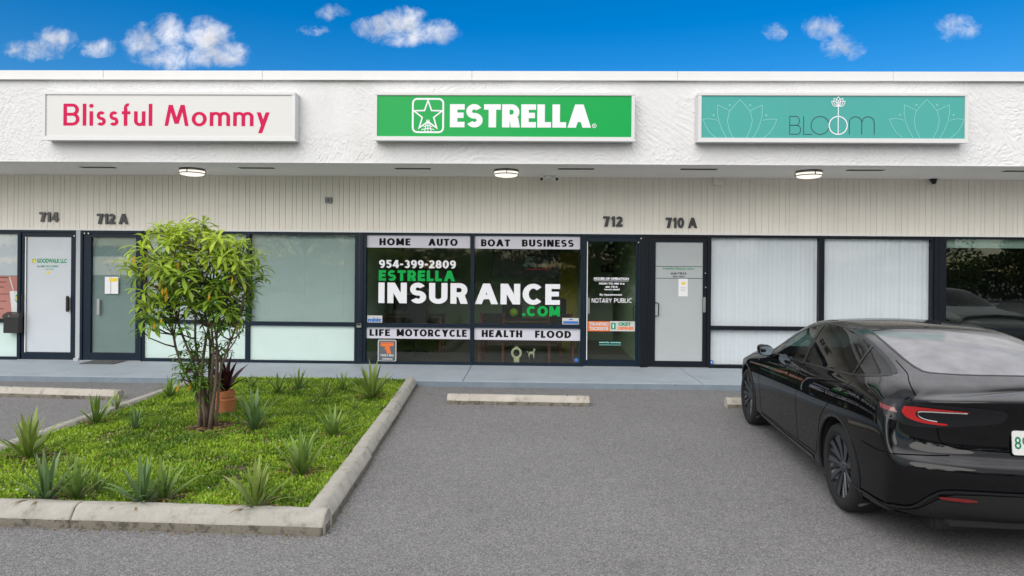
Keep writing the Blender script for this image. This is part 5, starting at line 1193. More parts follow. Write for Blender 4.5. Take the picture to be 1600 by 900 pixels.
# crown outline as rows: (pixel y, left px, right px)
rows = [(345, 282, 345), (358, 236, 362), (378, 218, 393), (400, 205, 405), (425, 198, 410), (450, 208, 405), (475, 214, 393), (500, 215, 392), (525, 232, 380), (550, 240, 375), (575, 262, 350), (600, 262, 352), (640, 270, 350)]
def span(y):
    for (a, l0, r0), (b, l1, r1) in zip(rows, rows[1:]):
        if a <= y <= b: f = (y - a) / (b - a); return l0 + (l1 - l0) * f, r0 + (r1 - r0) * f
    return 300, 330
tips = []
tries = 0
while len(tips) < 255 and tries < 60000:
    tries += 1; py = rs4.uniform(345, 632); l0, r0 = span(py)
    dens = 1.0 if py < 500 else .85 if py < 545 else .9
    if rs4.random() > dens * (r0 - l0) / 230: continue
    px = rs4.uniform(l0 + 17, r0 - 17); hw = (r0 - l0) / 2 * pm; f = (px - (l0 + r0) / 2) / ((r0 - l0) / 2); dm = max(.05, hw * .85 * math.sqrt(max(0, 1 - f * f)))
    dd = rs4.uniform(-1, 1) * dm
    Xw = sb.x + (px - 325) * pm - .0; Zw = .10 + (667 - py) * pm; q = Vector((Xw, sb.y + dd, Zw))
    if float(vnoise(np.array([px / 26.]), np.array([py / 26.]), 12)[0]) < .37: continue
    if any((q - t_).length < .078 for t_ in tips): continue
    if py > 470 and abs(px - 325) < 30 and rs4.random() < .5: continue
    tips.append(q)
stems = []; 
sd_list = [(-.10, -.05, -.42, 2.0), (-.06, .04, -.18, 2.2), (-.02, -.06, -.05, 2.35), (.03, .05, .08, 2.35), (.07, -.04, .30, 2.2), (.11, .03, .48, 1.9), (0, .08, -.30, 2.1), (.05, .0, .18, 2.3), (-.13, .02, -.60, 1.75)]
for k, (bx, by, tx, hz_) in enumerate(sd_list):
    r5 = random.Random(k + 40); pts_ = []; ty = r5.uniform(-.35, .35)
    for i in range(13):
        s = i / 12; e = s ** 1.5; w_ = .05 * math.sin(s * 7 + k * 1.7) * min(1, s * 2.5)
        pts_.append(Vector((sb.x + bx * .75 + (tx - bx * .75) * e + w_, sb.y + by + (ty - by) * e + .03 * math.sin(s * 6 + k), .08 + (hz_ - .22) * s)))
    stems.append(pts_); rad = [(.019 - .013 * (i / 12)) * (1 + (.35 if i == 0 else 0)) * (.8 + .4 * r5.random()) for i in range(13)]
    MB().tube(pts_, [max(.006, r_) for r_ in rad], 9).build('stem', 'bark', T, smooth=True)
twb = [MB() for _ in stems]
for q in tips:
    best_ = None
    for k, pts_ in enumerate(stems):
        for i in range(2, 13):
            p = pts_[i]; dz_ = q.z - p.z; dist = (q - p).length
            if dz_ < .05 * dist: continue
            cst = dist + max(0, .12 - dz_) * 2 + (.0 if i > 4 else .3)
            if best_ is None or cst < best_[0]: best_ = (cst, k, p)
    if best_ is None: best_ = (0, 0, stems[0][6])
    p = best_[2]; mid_ = p.lerp(q, .5) + Vector(((q.x - p.x) * .12, (q.y - p.y) * .12, -.10 * (Vector((q.x - p.x, q.y - p.y, 0)).length)))
    pth = [p.lerp(mid_, .0), (p * .25 + mid_ * .5 + q * .25) * 1.0, q]; twb[best_[1]].tube([p, p * .5 + mid_ * .45 + q * .05, mid_ * .6 + q * .4, q], [.010, .008, .0065, .0055], 5)
for k, m_ in enumerate(twb):
    if m_.v: m_.build('branch', 'bark', T, smooth=True)['kind'] = 'stuff'
for q in tips:
    hrel = (q.z - 1.0) / 1.4; out_ = min(1, abs(q.x - sb.x) / .8 * .5 + .5 * (q.z > 1.9)); yv = hrel * .75 + out_ * .25 + rs4.uniform(-.2, .35) - (.2 if q.y > sb.y + .1 else 0)  # higher, outer clusters paler, far side darker: light on the crown put into leaf colour
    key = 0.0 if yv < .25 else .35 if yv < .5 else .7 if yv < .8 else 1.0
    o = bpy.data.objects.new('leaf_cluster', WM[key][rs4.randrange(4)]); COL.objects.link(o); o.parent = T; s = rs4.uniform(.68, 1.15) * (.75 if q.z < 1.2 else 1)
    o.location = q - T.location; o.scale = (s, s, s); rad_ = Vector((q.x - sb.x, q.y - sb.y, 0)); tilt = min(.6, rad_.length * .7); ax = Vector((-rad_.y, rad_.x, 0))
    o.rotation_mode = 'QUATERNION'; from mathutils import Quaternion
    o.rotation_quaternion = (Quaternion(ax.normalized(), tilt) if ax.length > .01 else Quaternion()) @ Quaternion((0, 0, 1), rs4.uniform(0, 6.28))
V = []; Fc = []; C = []; fr_t = sorted(tips, key=lambda q: q.y)[:120]
for k in range(16):
    q = fr_t[rs4.randrange(len(fr_t))]; L_ = rs4.uniform(.08, .13); a = rs4.uniform(0, 6.28); x, y, z = q.x + rs4.uniform(-.05, .05), q.y - rs4.uniform(.07, .13), q.z - rs4.uniform(.0, .08)
    ca = math.cos(a) * .5; b = len(V); w_ = L_ * .13
    V += [(x, y, z), (x + w_, y, z - L_ * .5), (x + ca * .03, y - .01, z - L_), (x - w_, y - .01, z - L_ * .5)]; Fc.append([b, b + 1, b + 2, b + 3]); C.append(np.array((.75, .42, .02)) * rs4.uniform(.75, 1.1))
o = tone_mesh('yellowed_leaves', np.array(V), np.array(Fc), np.array(C), 'leaf', T, n=4); o['kind'] = 'stuff'

# ------------------------------------------------------------------ cars (x forward from the rear axle, y left, z up)
def cv(tab, x):
    xs_ = [t[0] for t in tab]; return float(np.interp(x, xs_, [t[1] for t in tab]))
YMAX = [(-.8, .868), (-.6, .898), (-.3, .918), (0, .928), (.5, .924), (1.4, .918), (2.3, .920), (2.875, .925), (3.15, .90), (3.35, .85)]
ZBEL = [(-.85, 1.06), (-.6, 1.085), (-.3, 1.08), (0, 1.048), (.5, 1.018), (1.4, .982), (2.1, .955), (2.5, .93), (2.9, .90), (3.3, .825), (3.5, .77)]
YBEL = [(-.85, .70), (-.6, .765), (-.3, .815), (0, .835), (.5, .845), (1.4, .845), (2.1, .835), (2.5, .82), (2.9, .79), (3.3, .72), (3.5, .66)]
ZCEN = [(-.85, 1.135), (-.65, 1.165), (-.3, 1.285), (0, 1.365), (.4, 1.425), (.9, 1.447), (1.35, 1.430), (1.6, 1.385), (2.0, 1.22), (2.4, 1.01), (2.6, .985), (2.9, .95), (3.3, .86), (3.5, .79)]
YRAI = [(-.85, .60), (-.65, .60), (-.3, .60), (0, .60), (.4, .605), (.9, .61), (1.35, .625), (1.6, .64), (2.0, .69), (2.4, .70), (2.6, .66), (2.9, .60), (3.5, .5)]
ZRAI = [(-.85, 1.105), (-.65, 1.125), (-.3, 1.215), (0, 1.295), (.4, 1.37), (.9, 1.405), (1.35, 1.378), (1.6, 1.315), (2.0, 1.145), (2.4, .965), (2.6, .955), (2.9, .925), (3.3, .84), (3.5, .78)]
def side_row(x, dxd=0.0):
    ym, zb_, yb_, zc, yr, zr = (cv(t, x) for t in (YMAX, ZBEL, YBEL, ZCEN, YRAI, ZRAI)); lo = .165 + max(0, -x - .3) * .10 + max(0, x - 3.2) * .1
    ys = [.60 * ym, .93 * ym, .985 * ym, .985 * ym, ym, ym * .998, ym * .968, yb_]; zs = [lo, lo + .01, lo + .09, .42, .60, .76, zb_ - .085, zb_]
    xs_ = [x] * 8
    f = 1 if x < 2.2 else max(0, 1 - (x - 2.2) / .5)
    ys += [yb_ * .47 + yr * .53 + .022 * f, yr + .012, yr * .86, yr * .50, 0]; zs += [zb_ * .48 + zr * .52, zr - .004, zr * .45 + zc * .55 - .004 if f > .5 else zr * .6 + zc * .4, zc - .012, zc]
    xs_ += [x + dxd] * 5
    return [(a, b, c) for a, b, c in zip(xs_, ys, zs)]
rows_ = [side_row(x) for x in (-.10, .15, .4, .65, .9, 1.15, 1.4, 1.65, 1.9, 2.15, 2.4, 2.62, 2.875, 3.1, 3.3)]
rows_ = [side_row(x, dd) for x, dd in ((-.72, -.10), (-.5, -.04), (-.3, 0))] + rows_
# rear face
RP = [(-.72, .235), (-.90, .24), (-.975, .31), (-1.00, .40), (-1.02, .53), (-1.04, .645), (-.925, .685), (-.920, .82), (-.950, .97), (-1.025, 1.055), (-.985, 1.085), (-.93, 1.098), (-.80, 1.128)]
RY = [.62, .93, .97, .985, 1.0, 1.0, .965, .93, .90, .885, .80, .45, 0]
def rear_row(yr, bow):
    o = []
    for k, (x, z) in enumerate(RP):
        y = yr * RY[k]
        bb = bow * (1.0 if k < 10 else (.7, .2, 0)[k - 10]); o.append((x + bb, y, z if k < 7 else z - .030 * (yr / .85) ** 2 * (1 if k < 11 else .4)))
    return o
rear = [rear_row(0, 0), rear_row(.22, .004), rear_row(.45, .022), rear_row(.66, .065), rear_row(.80, .14), rear_row(.865, .235)]
FP = [(3.3, .18), (3.52, .18), (3.60, .25), (3.65, .38), (3.66, .52), (3.62, .62), (3.56, .675), (3.48, .705), (3.42, .725), (3.36, .74), (3.30, .755), (3.2, .79), (3.05, .86)]
def front_row(yr, bow):
    o = []
    for k, (x, z) in enumerate(FP):
        bb = bow * (1.0 if k < 10 else (.7, .3, 0)[k - 10]); o.append((x - bb, yr * RY[k], z))
    return o
front = [front_row(.86, .26), front_row(.78, .14), front_row(.62, .06), front_row(.42, .025), front_row(.2, .006), front_row(0, 0)]
cage = np.array(rear + rows_ + front)                       # (rows, 13, 3)
full = np.concatenate([cage, cage[:, ::-1][:, 1:] * np.array([1, -1, 1])], 1)      # left sill .. roof .. right sill
def bsp(A, n_per, dense=None):
    """uniform cubic B-spline along axis 0 with end points held"""
    A = np.concatenate([2 * A[:1] - A[1:2], A, 2 * A[-1:] - A[-2:-1]], 0); n = A.shape[0] - 3; out = []
    for i in range(n):
        m_ = n_per
        for k in range(m_ + (1 if i == n - 1 else 0)):
            t = k / m_; b = ((1 - t) ** 3 / 6, (3 * t ** 3 - 6 * t * t + 4) / 6, (-3 * t ** 3 + 3 * t * t + 3 * t + 1) / 6, t ** 3 / 6)
            out.append(b[0] * A[i] + b[1] * A[i + 1] + b[2] * A[i + 2] + b[3] * A[i + 3])
    return np.array(out)
G1 = bsp(full, 9); G2 = np.swapaxes(bsp(np.swapaxes(G1, 0, 1), 9), 0, 1)   # (U, V, 3)
NU, NV, _ = G2.shape
# arches: rear wheel at x = 0, front at 2.875
WR, AR, ZW = .338, .385, .338
def inpoly(poly, px, py):
    c = np.zeros(px.shape, bool); n = len(poly)
    for i in range(n):
        x1, y1 = poly[i]; x2, y2 = poly[(i + 1) % n]
        cnd = ((y1 > py) != (y2 > py)) & (px < (x2 - x1) * (py - y1) / ((y2 - y1) if y2 != y1 else 1e-9) + x1); c ^= cnd
    return c
def smoothpoly(p, it=3, closed=True):
    for _ in range(it):
        q = []
        for i in range(len(p)):
            a, b = p[i], p[(i + 1) % len(p)]; q += [(.75 * a[0] + .25 * b[0], .75 * a[1] + .25 * b[1]), (.25 * a[0] + .75 * b[0], .25 * a[1] + .75 * b[1])]
        p = q
    return p
SIDEW = smoothpoly([(2.13, .985), (1.77, 1.165), (1.45, 1.30), (1.08, 1.378), (.75, 1.388), (.4, 1.358), (.05, 1.288), (-.20, 1.222), (-.40, 1.165), (-.47, 1.142), (-.36, 1.118), (-.12, 1.075), (.2, 1.055), (.6, 1.033), (1.4, .998), (2.05, .970)], 2)
REARG = smoothpoly([(.36, -.50), (.36, .50), (.30, .53), (-.2, .555), (-.52, .55), (-.60, .50), (-.66, .3), (-.675, 0), (-.66, -.3), (-.60, -.50), (-.52, -.55), (-.2, -.555), (.30, -.53)], 1)
ROOFG = smoothpoly([(.41, -.50), (.41, .50), (.45, .53), (1.25, .53), (1.33, .50), (1.36, 0), (1.33, -.50), (1.25, -.53), (.45, -.53)], 1)
WSHG = smoothpoly([(1.43, 0), (1.41, .52), (1.47, .57), (2.30, .64), (2.36, .60), (2.44, .3), (2.46, 0), (2.44, -.3), (2.36, -.60), (2.30, -.64), (1.47, -.57), (1.41, -.52)], 1)
def near_on(poly, p):
    best = None
    for i in range(len(poly)):
        a = np.array(poly[i]); b = np.array(poly[(i + 1) % len(poly)]); d = b - a; t = max(0, min(1, np.dot(p - a, d) / max(1e-12, np.dot(d, d)))); q = a + d * t; e = np.linalg.norm(q - p)
        if best is None or e < best[0]: best = (e, q)
    return best[1]
V3 = G2.reshape(-1, 3).copy(); idx = np.arange(NU * NV).reshape(NU, NV)
Q = np.stack([idx[:-1, :-1], idx[1:, :-1], idx[1:, 1:], idx[:-1, 1:]], -1).reshape(-1, 4); Cq = V3[Q].mean(1)
jv = (np.arange(NV - 1)[None, :] * np.ones((NU - 1, 1))).reshape(-1); mid_ = NV // 2; top = np.abs(jv - mid_) < (NV * .235); 
region = np.zeros(len(Q), int)
for xw in (0.0, 2.875):
    region[(np.hypot(Cq[:, 0] - xw, Cq[:, 2] - ZW) < AR) & (np.abs(Cq[:, 1]) > .60)] = 9
low = (Cq[:, 2] < .28) & (np.abs(Cq[:, 1]) < .7) & (Cq[:, 0] > -.6) & (Cq[:, 0] < 3.2)
sw = inpoly(SIDEW, Cq[:, 0], Cq[:, 2]) & (np.abs(Cq[:, 1]) > .585) & (Cq[:, 2] > .9); region[sw & (region == 0)] = 1
for k, pl in ((2, REARG), (3, ROOFG), (4, WSHG)):
    r_ = inpoly(pl, Cq[:, 0], Cq[:, 1]) & (Cq[:, 2] > .98) & (region == 0); region[r_] = k
# snap border vertices onto the outlines
adj = {}
for fi, q in enumerate(Q):
    for v_ in q: adj.setdefault(int(v_), set()).add(int(region[fi]))
for v_, s_ in adj.items():
    if len(s_) < 2: continue
    p = V3[v_]
    if 9 in s_:
        xw = 0.0 if abs(p[0]) < 1 else 2.875; d = np.array([p[0] - xw, p[2] - ZW]); nd_ = np.linalg.norm(d)
        if nd_ > .01: d = d / nd_ * AR; V3[v_] = (xw + d[0], p[1], ZW + d[1])
    elif 1 in s_:
        q = near_on(SIDEW, np.array([p[0], p[2]])); 
        # follow the surface slope: shift y with z
        dz_ = q[1] - p[2]; V3[v_] = (q[0], p[1] - np.sign(p[1]) * dz_ * (.62 if p[2] > 1.1 else .35), q[1])
    else:
        pl = {2: REARG, 3: ROOFG, 4: WSHG}[max(s_)]; q = near_on(pl, np.array([p[0], p[1]])); sl = np.interp(p[0], [-.7, -.3, 0, .4, .9, 1.4, 1.7, 2.4], [.25, .33, .24, .1, 0, -.14, -.38, -.42]); V3[v_] = (q[0], q[1], p[2] + sl * (q[0] - p[0]))
from mathutils.bvhtree import BVHTree
bvh = BVHTree.FromPolygons([tuple(v_) for v_ in G2.reshape(-1, 3)], [tuple(int(i) for i in q) for q in Q])
def sub_mesh(name, sel, m, parent, off=0.0, vn=None, solid=False):
    qs = Q[sel]; used = np.unique(qs); mp = {int(v_): i for i, v_ in enumerate(used)}; mb = MB(); pts_ = V3[used]
    if off: pts_ = pts_ + vn[used] * off
    mb.add([tuple(p) for p in pts_], [tuple(mp[int(i)] for i in q) for q in qs]); o = mb.build(name, m, parent, world=False)
    bm = bmesh.new(); bm.from_mesh(o.data); bmesh.ops.remove_doubles(bm, verts=bm.verts[:], dist=.0004); bmesh.ops.dissolve_degenerate(bm, dist=.0002, edges=bm.edges[:]); bm.to_mesh(o.data); bm.free()
    for p in o.data.polygons: p.use_smooth = True
    return o
# vertex normals of the undisturbed grid
du = np.gradient(G2, axis=0); dv = np.gradient(G2, axis=1); VN = np.cross(du, dv); VN /= np.maximum(1e-9, np.linalg.norm(VN, axis=2, keepdims=True)); cen = np.array([1.3, 0, .6])
sgn = np.sign((VN * (G2 - cen)).sum(2, keepdims=True)); flipQ = (sgn.mean() < 0); VN = (VN * (-1 if flipQ else 1)).reshape(-1, 3)
if flipQ: Q = Q[:, ::-1]
def paint(name, col, dust=.34):
    m = bpy.data.materials.new(name); m.use_nodes = True; n = m.node_tree.nodes; l = m.node_tree.links; b = n['Principled BSDF']
    b.inputs['Base Color'].default_value = (*col, 1); b.inputs['Roughness'].default_value = .3; b.inputs['Coat Weight'].default_value = .78; b.inputs['Coat Roughness'].default_value = .015; b.inputs['Specular IOR Level'].default_value = 0
    tcn = n.new('ShaderNodeTexCoord').outputs['Object']
    # dust: thin pale film, more on upward faces; rain spots
    t = n.new('ShaderNodeTexNoise'); l.new(tcn, t.inputs['Vector']); t.inputs['Scale'].default_value = 5; t.inputs['Detail'].default_value = 8
    geo = n.new('ShaderNodeNewGeometry'); sx = n.new('ShaderNodeSeparateXYZ'); l.new(geo.outputs['Normal'], sx.inputs[0])
    up = n.new('ShaderNodeMapRange'); l.new(sx.outputs[2], up.inputs[0]); up.inputs[1].default_value = .62; up.inputs[2].default_value = .93; up.inputs[3].default_value = .0; up.inputs[4].default_value = 1
    mr = n.new('ShaderNodeMapRange'); l.new(t.outputs[0], mr.inputs[0]); mr.inputs[1].default_value = .3; mr.inputs[2].default_value = .75; mr.inputs[3].default_value = .62; mr.inputs[4].default_value = 1
    mm = n.new('ShaderNodeMath'); mm.operation = 'MULTIPLY'; l.new(up.outputs[0], mm.inputs[0]); l.new(mr.outputs[0], mm.inputs[1])
    m2 = n.new('ShaderNodeMath'); m2.operation = 'MULTIPLY'; l.new(mm.outputs[0], m2.inputs[0]); m2.inputs[1].default_value = dust
    so = n.new('ShaderNodeSeparateXYZ'); l.new(tcn, so.inputs[0]); bk = n.new('ShaderNodeMapRange'); bk.interpolation_type = 'SMOOTHSTEP'; l.new(so.outputs[0], bk.inputs[0]); bk.inputs[1].default_value = .15; bk.inputs[2].default_value = .40; bk.inputs[3].default_value = 1; bk.inputs[4].default_value = .06
    mk = n.new('ShaderNodeMath'); mk.operation = 'MULTIPLY'; l.new(m2.outputs[0], mk.inputs[0]); l.new(bk.outputs[0], mk.inputs[1]); m2 = mk
    mx = n.new('ShaderNodeMix'); mx.data_type = 'RGBA'; l.new(m2.outputs[0], mx.inputs[0]); mx.inputs[6].default_value = (*col, 1); mx.inputs[7].default_value = (.36, .355, .37, 1); l.new(mx.outputs[2], b.inputs['Base Color'])
    vo = n.new('ShaderNodeTexVoronoi'); l.new(tcn, vo.inputs['Vector']); vo.inputs['Scale'].default_value = 55
    d = n.new('ShaderNodeMapRange'); d.interpolation_type = 'SMOOTHSTEP'; l.new(vo.outputs['Distance'], d.inputs[0]); d.inputs[1].default_value = .12; d.inputs[2].default_value = .30; d.inputs[3].default_value = 1; d.inputs[4].default_value = 0
    sc = n.new('ShaderNodeSeparateColor'); l.new(vo.outputs['Color'], sc.inputs[0]); gt = n.new('ShaderNodeMath'); gt.operation = 'GREATER_THAN'; l.new(sc.outputs[0], gt.inputs[0]); gt.inputs[1].default_value = .55
    m3 = n.new('ShaderNodeMath'); m3.operation = 'MULTIPLY'; l.new(d.outputs[0], m3.inputs[0]); l.new(gt.outputs[0], m3.inputs[1]); m4 = n.new('ShaderNodeMath'); m4.operation = 'MULTIPLY'; l.new(m3.outputs[0], m4.inputs[0]); l.new(up.outputs[0], m4.inputs[1])
    bp = n.new('ShaderNodeBump'); bp.inputs['Strength'].default_value = .5; bp.inputs['Distance'].default_value = .004; l.new(m4.outputs[0], bp.inputs['Height']); l.new(bp.outputs[0], b.inputs['Coat Normal'])
    return m
M['paint'] = paint('black_car_paint', (.0035, .0037, .0045)); M['paint2'] = paint('grey_green_car_paint', (.34, .40, .37))
M['carglass'] = glass_mat('tinted_car_glass', (.08, .10, .095), .6); M['carglass_f'] = glass_mat('front_side_glass', (.30, .40, .37), .7)
rg = paint('dusty_rear_glass', (.004, .005, .006), .85); M['rearglass'] = rg
M['tyre'] = mat('tyre_rubber', (.012, .012, .013), .75, var=.2, vscale=30, coords='obj'); M['rim'] = mat('dark_grey_rim', (.036, .041, .049), .36, coat=.2); M['disc'] = mat('brake_disc', (.10, .10, .10), .4, metal=.6)
M['trim'] = mat('black_trim', (.008, .009, .011), .25); M['matteblack'] = mat('matte_underbody', (.006, .006, .006), .85); M['gap'] = mat('panel_gap', (.0012, .0012, .0012), 1.0, spec=.05)
M['red'] = mat('red_lamp', (.42, .004, .006), .2, coat=1, emit=((1, .02, .02), .03)); M['redd'] = mat('dark_red_lamp', (.16, .004, .005), .15, coat=1); M['lampw'] = mat('clear_lamp_strip', (.55, .52, .50), .2, coat=.8)
M['seat'] = mat('dark_seat', (.018, .018, .018), .7); M['plate'] = mat('plate_white', (.70, .72, .70), .4, coat=.3); M['plateg'] = mat('plate_green', (.01, .20, .10), .5); M['plateo'] = mat('plate_orange', (.6, .2, .03), .5)

def conform(poly, mode, off, name, m, parent, step=.03, closed=None):
    """lays a patch on the body. mode 'side' (x,z) left, 'sideR' right, 'top' (x,y), 'rear' (y,z) or 'wrap' (angle in degrees round a vertical axis, z)"""
    bm = bmesh.new(); vs = [bm.verts.new((a, b, 0)) for a, b in poly]
    tri = tessellate_polygon([[Vector((a, b, 0)) for a, b in poly]])
    for t in tri:
        try: bm.faces.new([vs[i] for i in t])
        except ValueError: pass
    xs2 = [p[0] for p in poly]; ys2 = [p[1] for p in poly]; sx_, sy_ = step if isinstance(step, tuple) else (step, step)
    k = math.ceil(min(xs2) / sx_)
    while k * sx_ < max(xs2): bmesh.ops.bisect_plane(bm, geom=bm.verts[:] + bm.edges[:] + bm.faces[:], plane_co=(k * sx_, 0, 0), plane_no=(1, 0, 0)); k += 1
    k = math.ceil(min(ys2) / sy_)
    while k * sy_ < max(ys2): bmesh.ops.bisect_plane(bm, geom=bm.verts[:] + bm.edges[:] + bm.faces[:], plane_co=(0, k * sy_, 0), plane_no=(0, 1, 0)); k += 1
    last = None
    for v_ in bm.verts:
        a, b = v_.co.x, v_.co.y
        if mode == 'side': o_, d_ = Vector((a, 3, b)), Vector((0, -1, 0))
        elif mode == 'sideR': o_, d_ = Vector((a, -3, b)), Vector((0, 1, 0))
        elif mode == 'top': o_, d_ = Vector((a, b, 3)), Vector((0, 0, -1))
        elif mode == 'rear': o_, d_ = Vector((-3, a, b)), Vector((1, 0, 0))
        elif mode == 'front': o_, d_ = Vector((6, a, b)), Vector((-1, 0, 0))
        elif mode == 'wrap': q = R(a); o_ = Vector((-.30, .25, b)) + Vector((-math.cos(q), math.sin(q), 0)) * 3; d_ = Vector((math.cos(q), -math.sin(q), 0))
        elif mode == 'wrapR': q = R(a); o_ = Vector((-.30, -.25, b)) + Vector((-math.cos(q), -math.sin(q), 0)) * 3; d_ = Vector((math.cos(q), math.sin(q), 0))
        hit, nn, _, _ = bvh.ray_cast(o_, d_)
        if hit is None: v_.co = last or Vector((0, 0, .5)); continue
        if nn.dot(d_) > 0: nn = -nn
        v_.co = hit + nn * off; last = v_.co.copy()
    bmesh.ops.recalc_face_normals(bm, faces=bm.faces[:]); me = bpy.data.meshes.new(name); bm.to_mesh(me); bm.free()
    # make normals face outwards
    me.update(); s = sum((Vector(p.center) - Vector((1.3, 0, .6))).dot(p.normal) for p in me.polygons)
    if s < 0: me.flip_normals()
    for p in me.polygons: p.use_smooth = True
    me.materials.append(M[m]); o = bpy.data.objects.new(name, me); COL.objects.link(o); o.parent = parent; return o
def strip(pts, w_): 
    pts = [Vector(p) for p in pts]; A_ = []; B_ = []
    for i, p in enumerate(pts):
        d = (pts[min(i + 1, len(pts) - 1)] - pts[max(i - 1, 0)]).normalized(); n_ = Vector((-d.y, d.x)); A_.append(tuple(p + n_ * w_ / 2)); B_.append(tuple(p - n_ * w_ / 2))
    return A_ + B_[::-1]
def curve(pts, n=24):
    A = np.array([pts[0]] + list(pts) + [pts[-1]], float); o = []
    for i in range(len(pts) - 1):
        p0, p1, p2, p3 = A[i], A[i + 1], A[i + 2], A[i + 3]
        for k in range(n // (len(pts) - 1) + 1):
            t = k / (n // (len(pts) - 1) + 1); o.append(tuple(.5 * ((2 * p1) + (-p0 + p2) * t + (2 * p0 - 5 * p1 + 4 * p2 - p3) * t * t + (-p0 + 3 * p1 - 3 * p2 + p3) * t ** 3)))
    o.append(tuple(pts[-1])); return o

def make_car(label):
    c = thing('parked_car', label, 'car', (0, 0, 0))
    sub_mesh('body', (region == 0) & ~low, 'paint', c, 0, None)
    for s, nm in ((1, 'side'), (-1, 'sideR')):
        sel = (region == 1) & (Cq[:, 1] * s > 0); fr_ = sel & (Cq[:, 0] > 1.02); re_ = sel & (Cq[:, 0] <= 1.02)
        sub_mesh('front_side_window', fr_, 'carglass_f', c); sub_mesh('rear_side_window', re_, 'carglass', c)
        # window surround and pillars
        loop = SIDEW + [SIDEW[0]]; conform(strip([p for p in loop[:]], .015), nm, .003, 'window_trim', 'trim', c, .05)
        conform(strip([(1.10, 1.370), (1.02, 1.0)], .07), nm, .004, 'pillar_trim', 'trim', c, .04)
        conform(strip([(.07, 1.29), (-.06, 1.062)], .022), nm, .004, 'pillar_trim', 'trim', c, .04)
    sub_mesh('rear_window', region == 2, 'rearglass', c); sub_mesh('roof_glass', region == 3, 'rearglass', c); sub_mesh('windscreen', region == 4, 'carglass_f', c)
    conform(strip(REARG + [REARG[0]], .016), 'top', .0025, 'glass_seal', 'trim', c, .06)
    # wheel arches: inner lip and liner
    for xw in (0.0, 2.875):
        for s in (1, -1):
            mb = MB(); n = 44; ring = []
            for k in range(n + 1):
                a = R(-28 + 236 * k / n); x, z = xw + AR * math.cos(a), ZW + AR * math.sin(a)
                hit, nn, _, _ = bvh.ray_cast(Vector((x, 3 * s, z)), Vector((0, -s, 0))); y = (abs(hit.y) if hit is not None else .88) * s
                ring.append((a, x, z, y))
            vs = []
            for a, x, z, y in ring:
                ca, sa = math.cos(a), math.sin(a)
                for rr, yy in ((AR + .022, y + s * .001), (AR + .012, y + s * .008), (AR, y + s * .007), (AR - .006, y - s * .004), (AR + .0, y - s * .03)): vs.append((xw + rr * ca, yy, ZW + rr * sa))
            fs = [(i * 5 + j, i * 5 + j + 1, (i + 1) * 5 + j + 1, (i + 1) * 5 + j) for i in range(n) for j in range(4)]
            mb.add(vs, fs).build('arch_trim', 'trim', c, smooth=True, world=False)
            mb = MB(); vs = []
            for a, x, z, y in ring:
                ca, sa = math.cos(a), math.sin(a)
                for rr, yy in ((AR - .001, y - s * .01), (AR + .01, .60 * s), (.05, .58 * s)): vs.append((xw + rr * ca, yy, ZW + rr * sa))
            fs = [(i * 3 + j, i * 3 + j + 1, (i + 1) * 3 + j + 1, (i + 1) * 3 + j) for i in range(n) for j in range(2)]
            mb.add(vs, fs).build('wheel_liner', 'matteblack', c, world=False)
    MB().box(-.85, 3.45, -.62, .62, .17, .30, None, .02).build('underbody', 'matteblack', c, world=False)
    MB().box(-.3, 2.5, -.80, .80, .19, .24, None, .01).build('floor_pan', 'matteblack', c, world=False)
    # seams (left and right)
    for nm in ('side', 'sideR'):
        for pts_ in ([(1.02, .99), (1.00, .80), (.985, .5), (.96, .30)], [(-.12, 1.03), (-.02, .93), (.18, .80), (.33, .66), (.40, .50), (.47, .33)], [(2.12, .94), (2.26, .84), (2.30, .70), (2.27, .5), (2.24, .30)], [(.47, .31), (1.4, .285), (2.24, .29)]):
            conform(strip(curve(pts_), .006), nm, .0012, 'panel_gap', 'gap', c, .05)
        # flush door handles
        for hx_ in (.30, 1.30):
            conform(strip([(hx_, .862), (hx_ + .20, .850)], .026), nm, .006, 'door_handle', 'paint', c, .04)
            conform(strip([(hx_ - .006, .8625), (hx_ + .206, .8495)], .034), nm, .0012, 'handle_gap', 'gap', c, .04)
        conform(strip([(.56, .245), (1.4, .232), (2.3, .242)], .05), nm, .006, 'sill_trim', 'trim', c, .05)
        conform([(2.36, .845), (2.40, .86), (2.44, .855), (2.41, .84)], nm, .006, 'camera_badge', 'trim', c, .04)
    for s, wr in ((1, 'wrap'), (-1, 'wrapR')):
        # tail lamp: dark housing, red C, pale inner line
        LA = lambda pts_: pts_
        conform(smoothpoly([(62, .985), (57, .875), (46, .845), (30, .86), (16, .885), (4, .905), (-2, .925), (-2, 1.00), (10, 1.015), (26, 1.02), (44, 1.015), (58, 1.005)], 1), wr, .002, 'lamp_housing', 'trim', c, (3, .02))
        conform(smoothpoly([(17, .986), (30, .992), (40, .991), (47, .980), (49.5, .957), (49, .925), (46, .900), (40, .884), (33, .879), (27, .879), (27, .892), (33, .895), (38, .901), (41, .914), (42, .935), (41.5, .955), (40, .967), (34, .974), (24, .979), (17, .981)], 1), wr, .006, 'tail_lamp', 'red', c, (2, .01))
        conform(strip(curve([(18, .9765), (26, .973), (35, .967), (40, .957), (40.6, .938), (39.6, .920), (36.5, .908), (32, .903)], 36), .0075), wr, .0075, 'lamp_strip', 'lampw', c, (2, .01))
        conform([(63, .968), (54, .952), (52.5, .922), (61, .937)], wr, .006, 'side_lamp', 'redd', c, (3, .02))
        conform(smoothpoly([(14, .440), (29, .442), (31, .432), (29, .420), (14, .418)], 1), wr, .016, 'rear_reflector', 'redd', c, (3, .02))
        conform(strip(curve([(84, 1.05), (74, 1.045), (66, 1.02), (60, .99)], 12), .006), wr, .0014, 'panel_gap', 'gap', c, (4, .03))
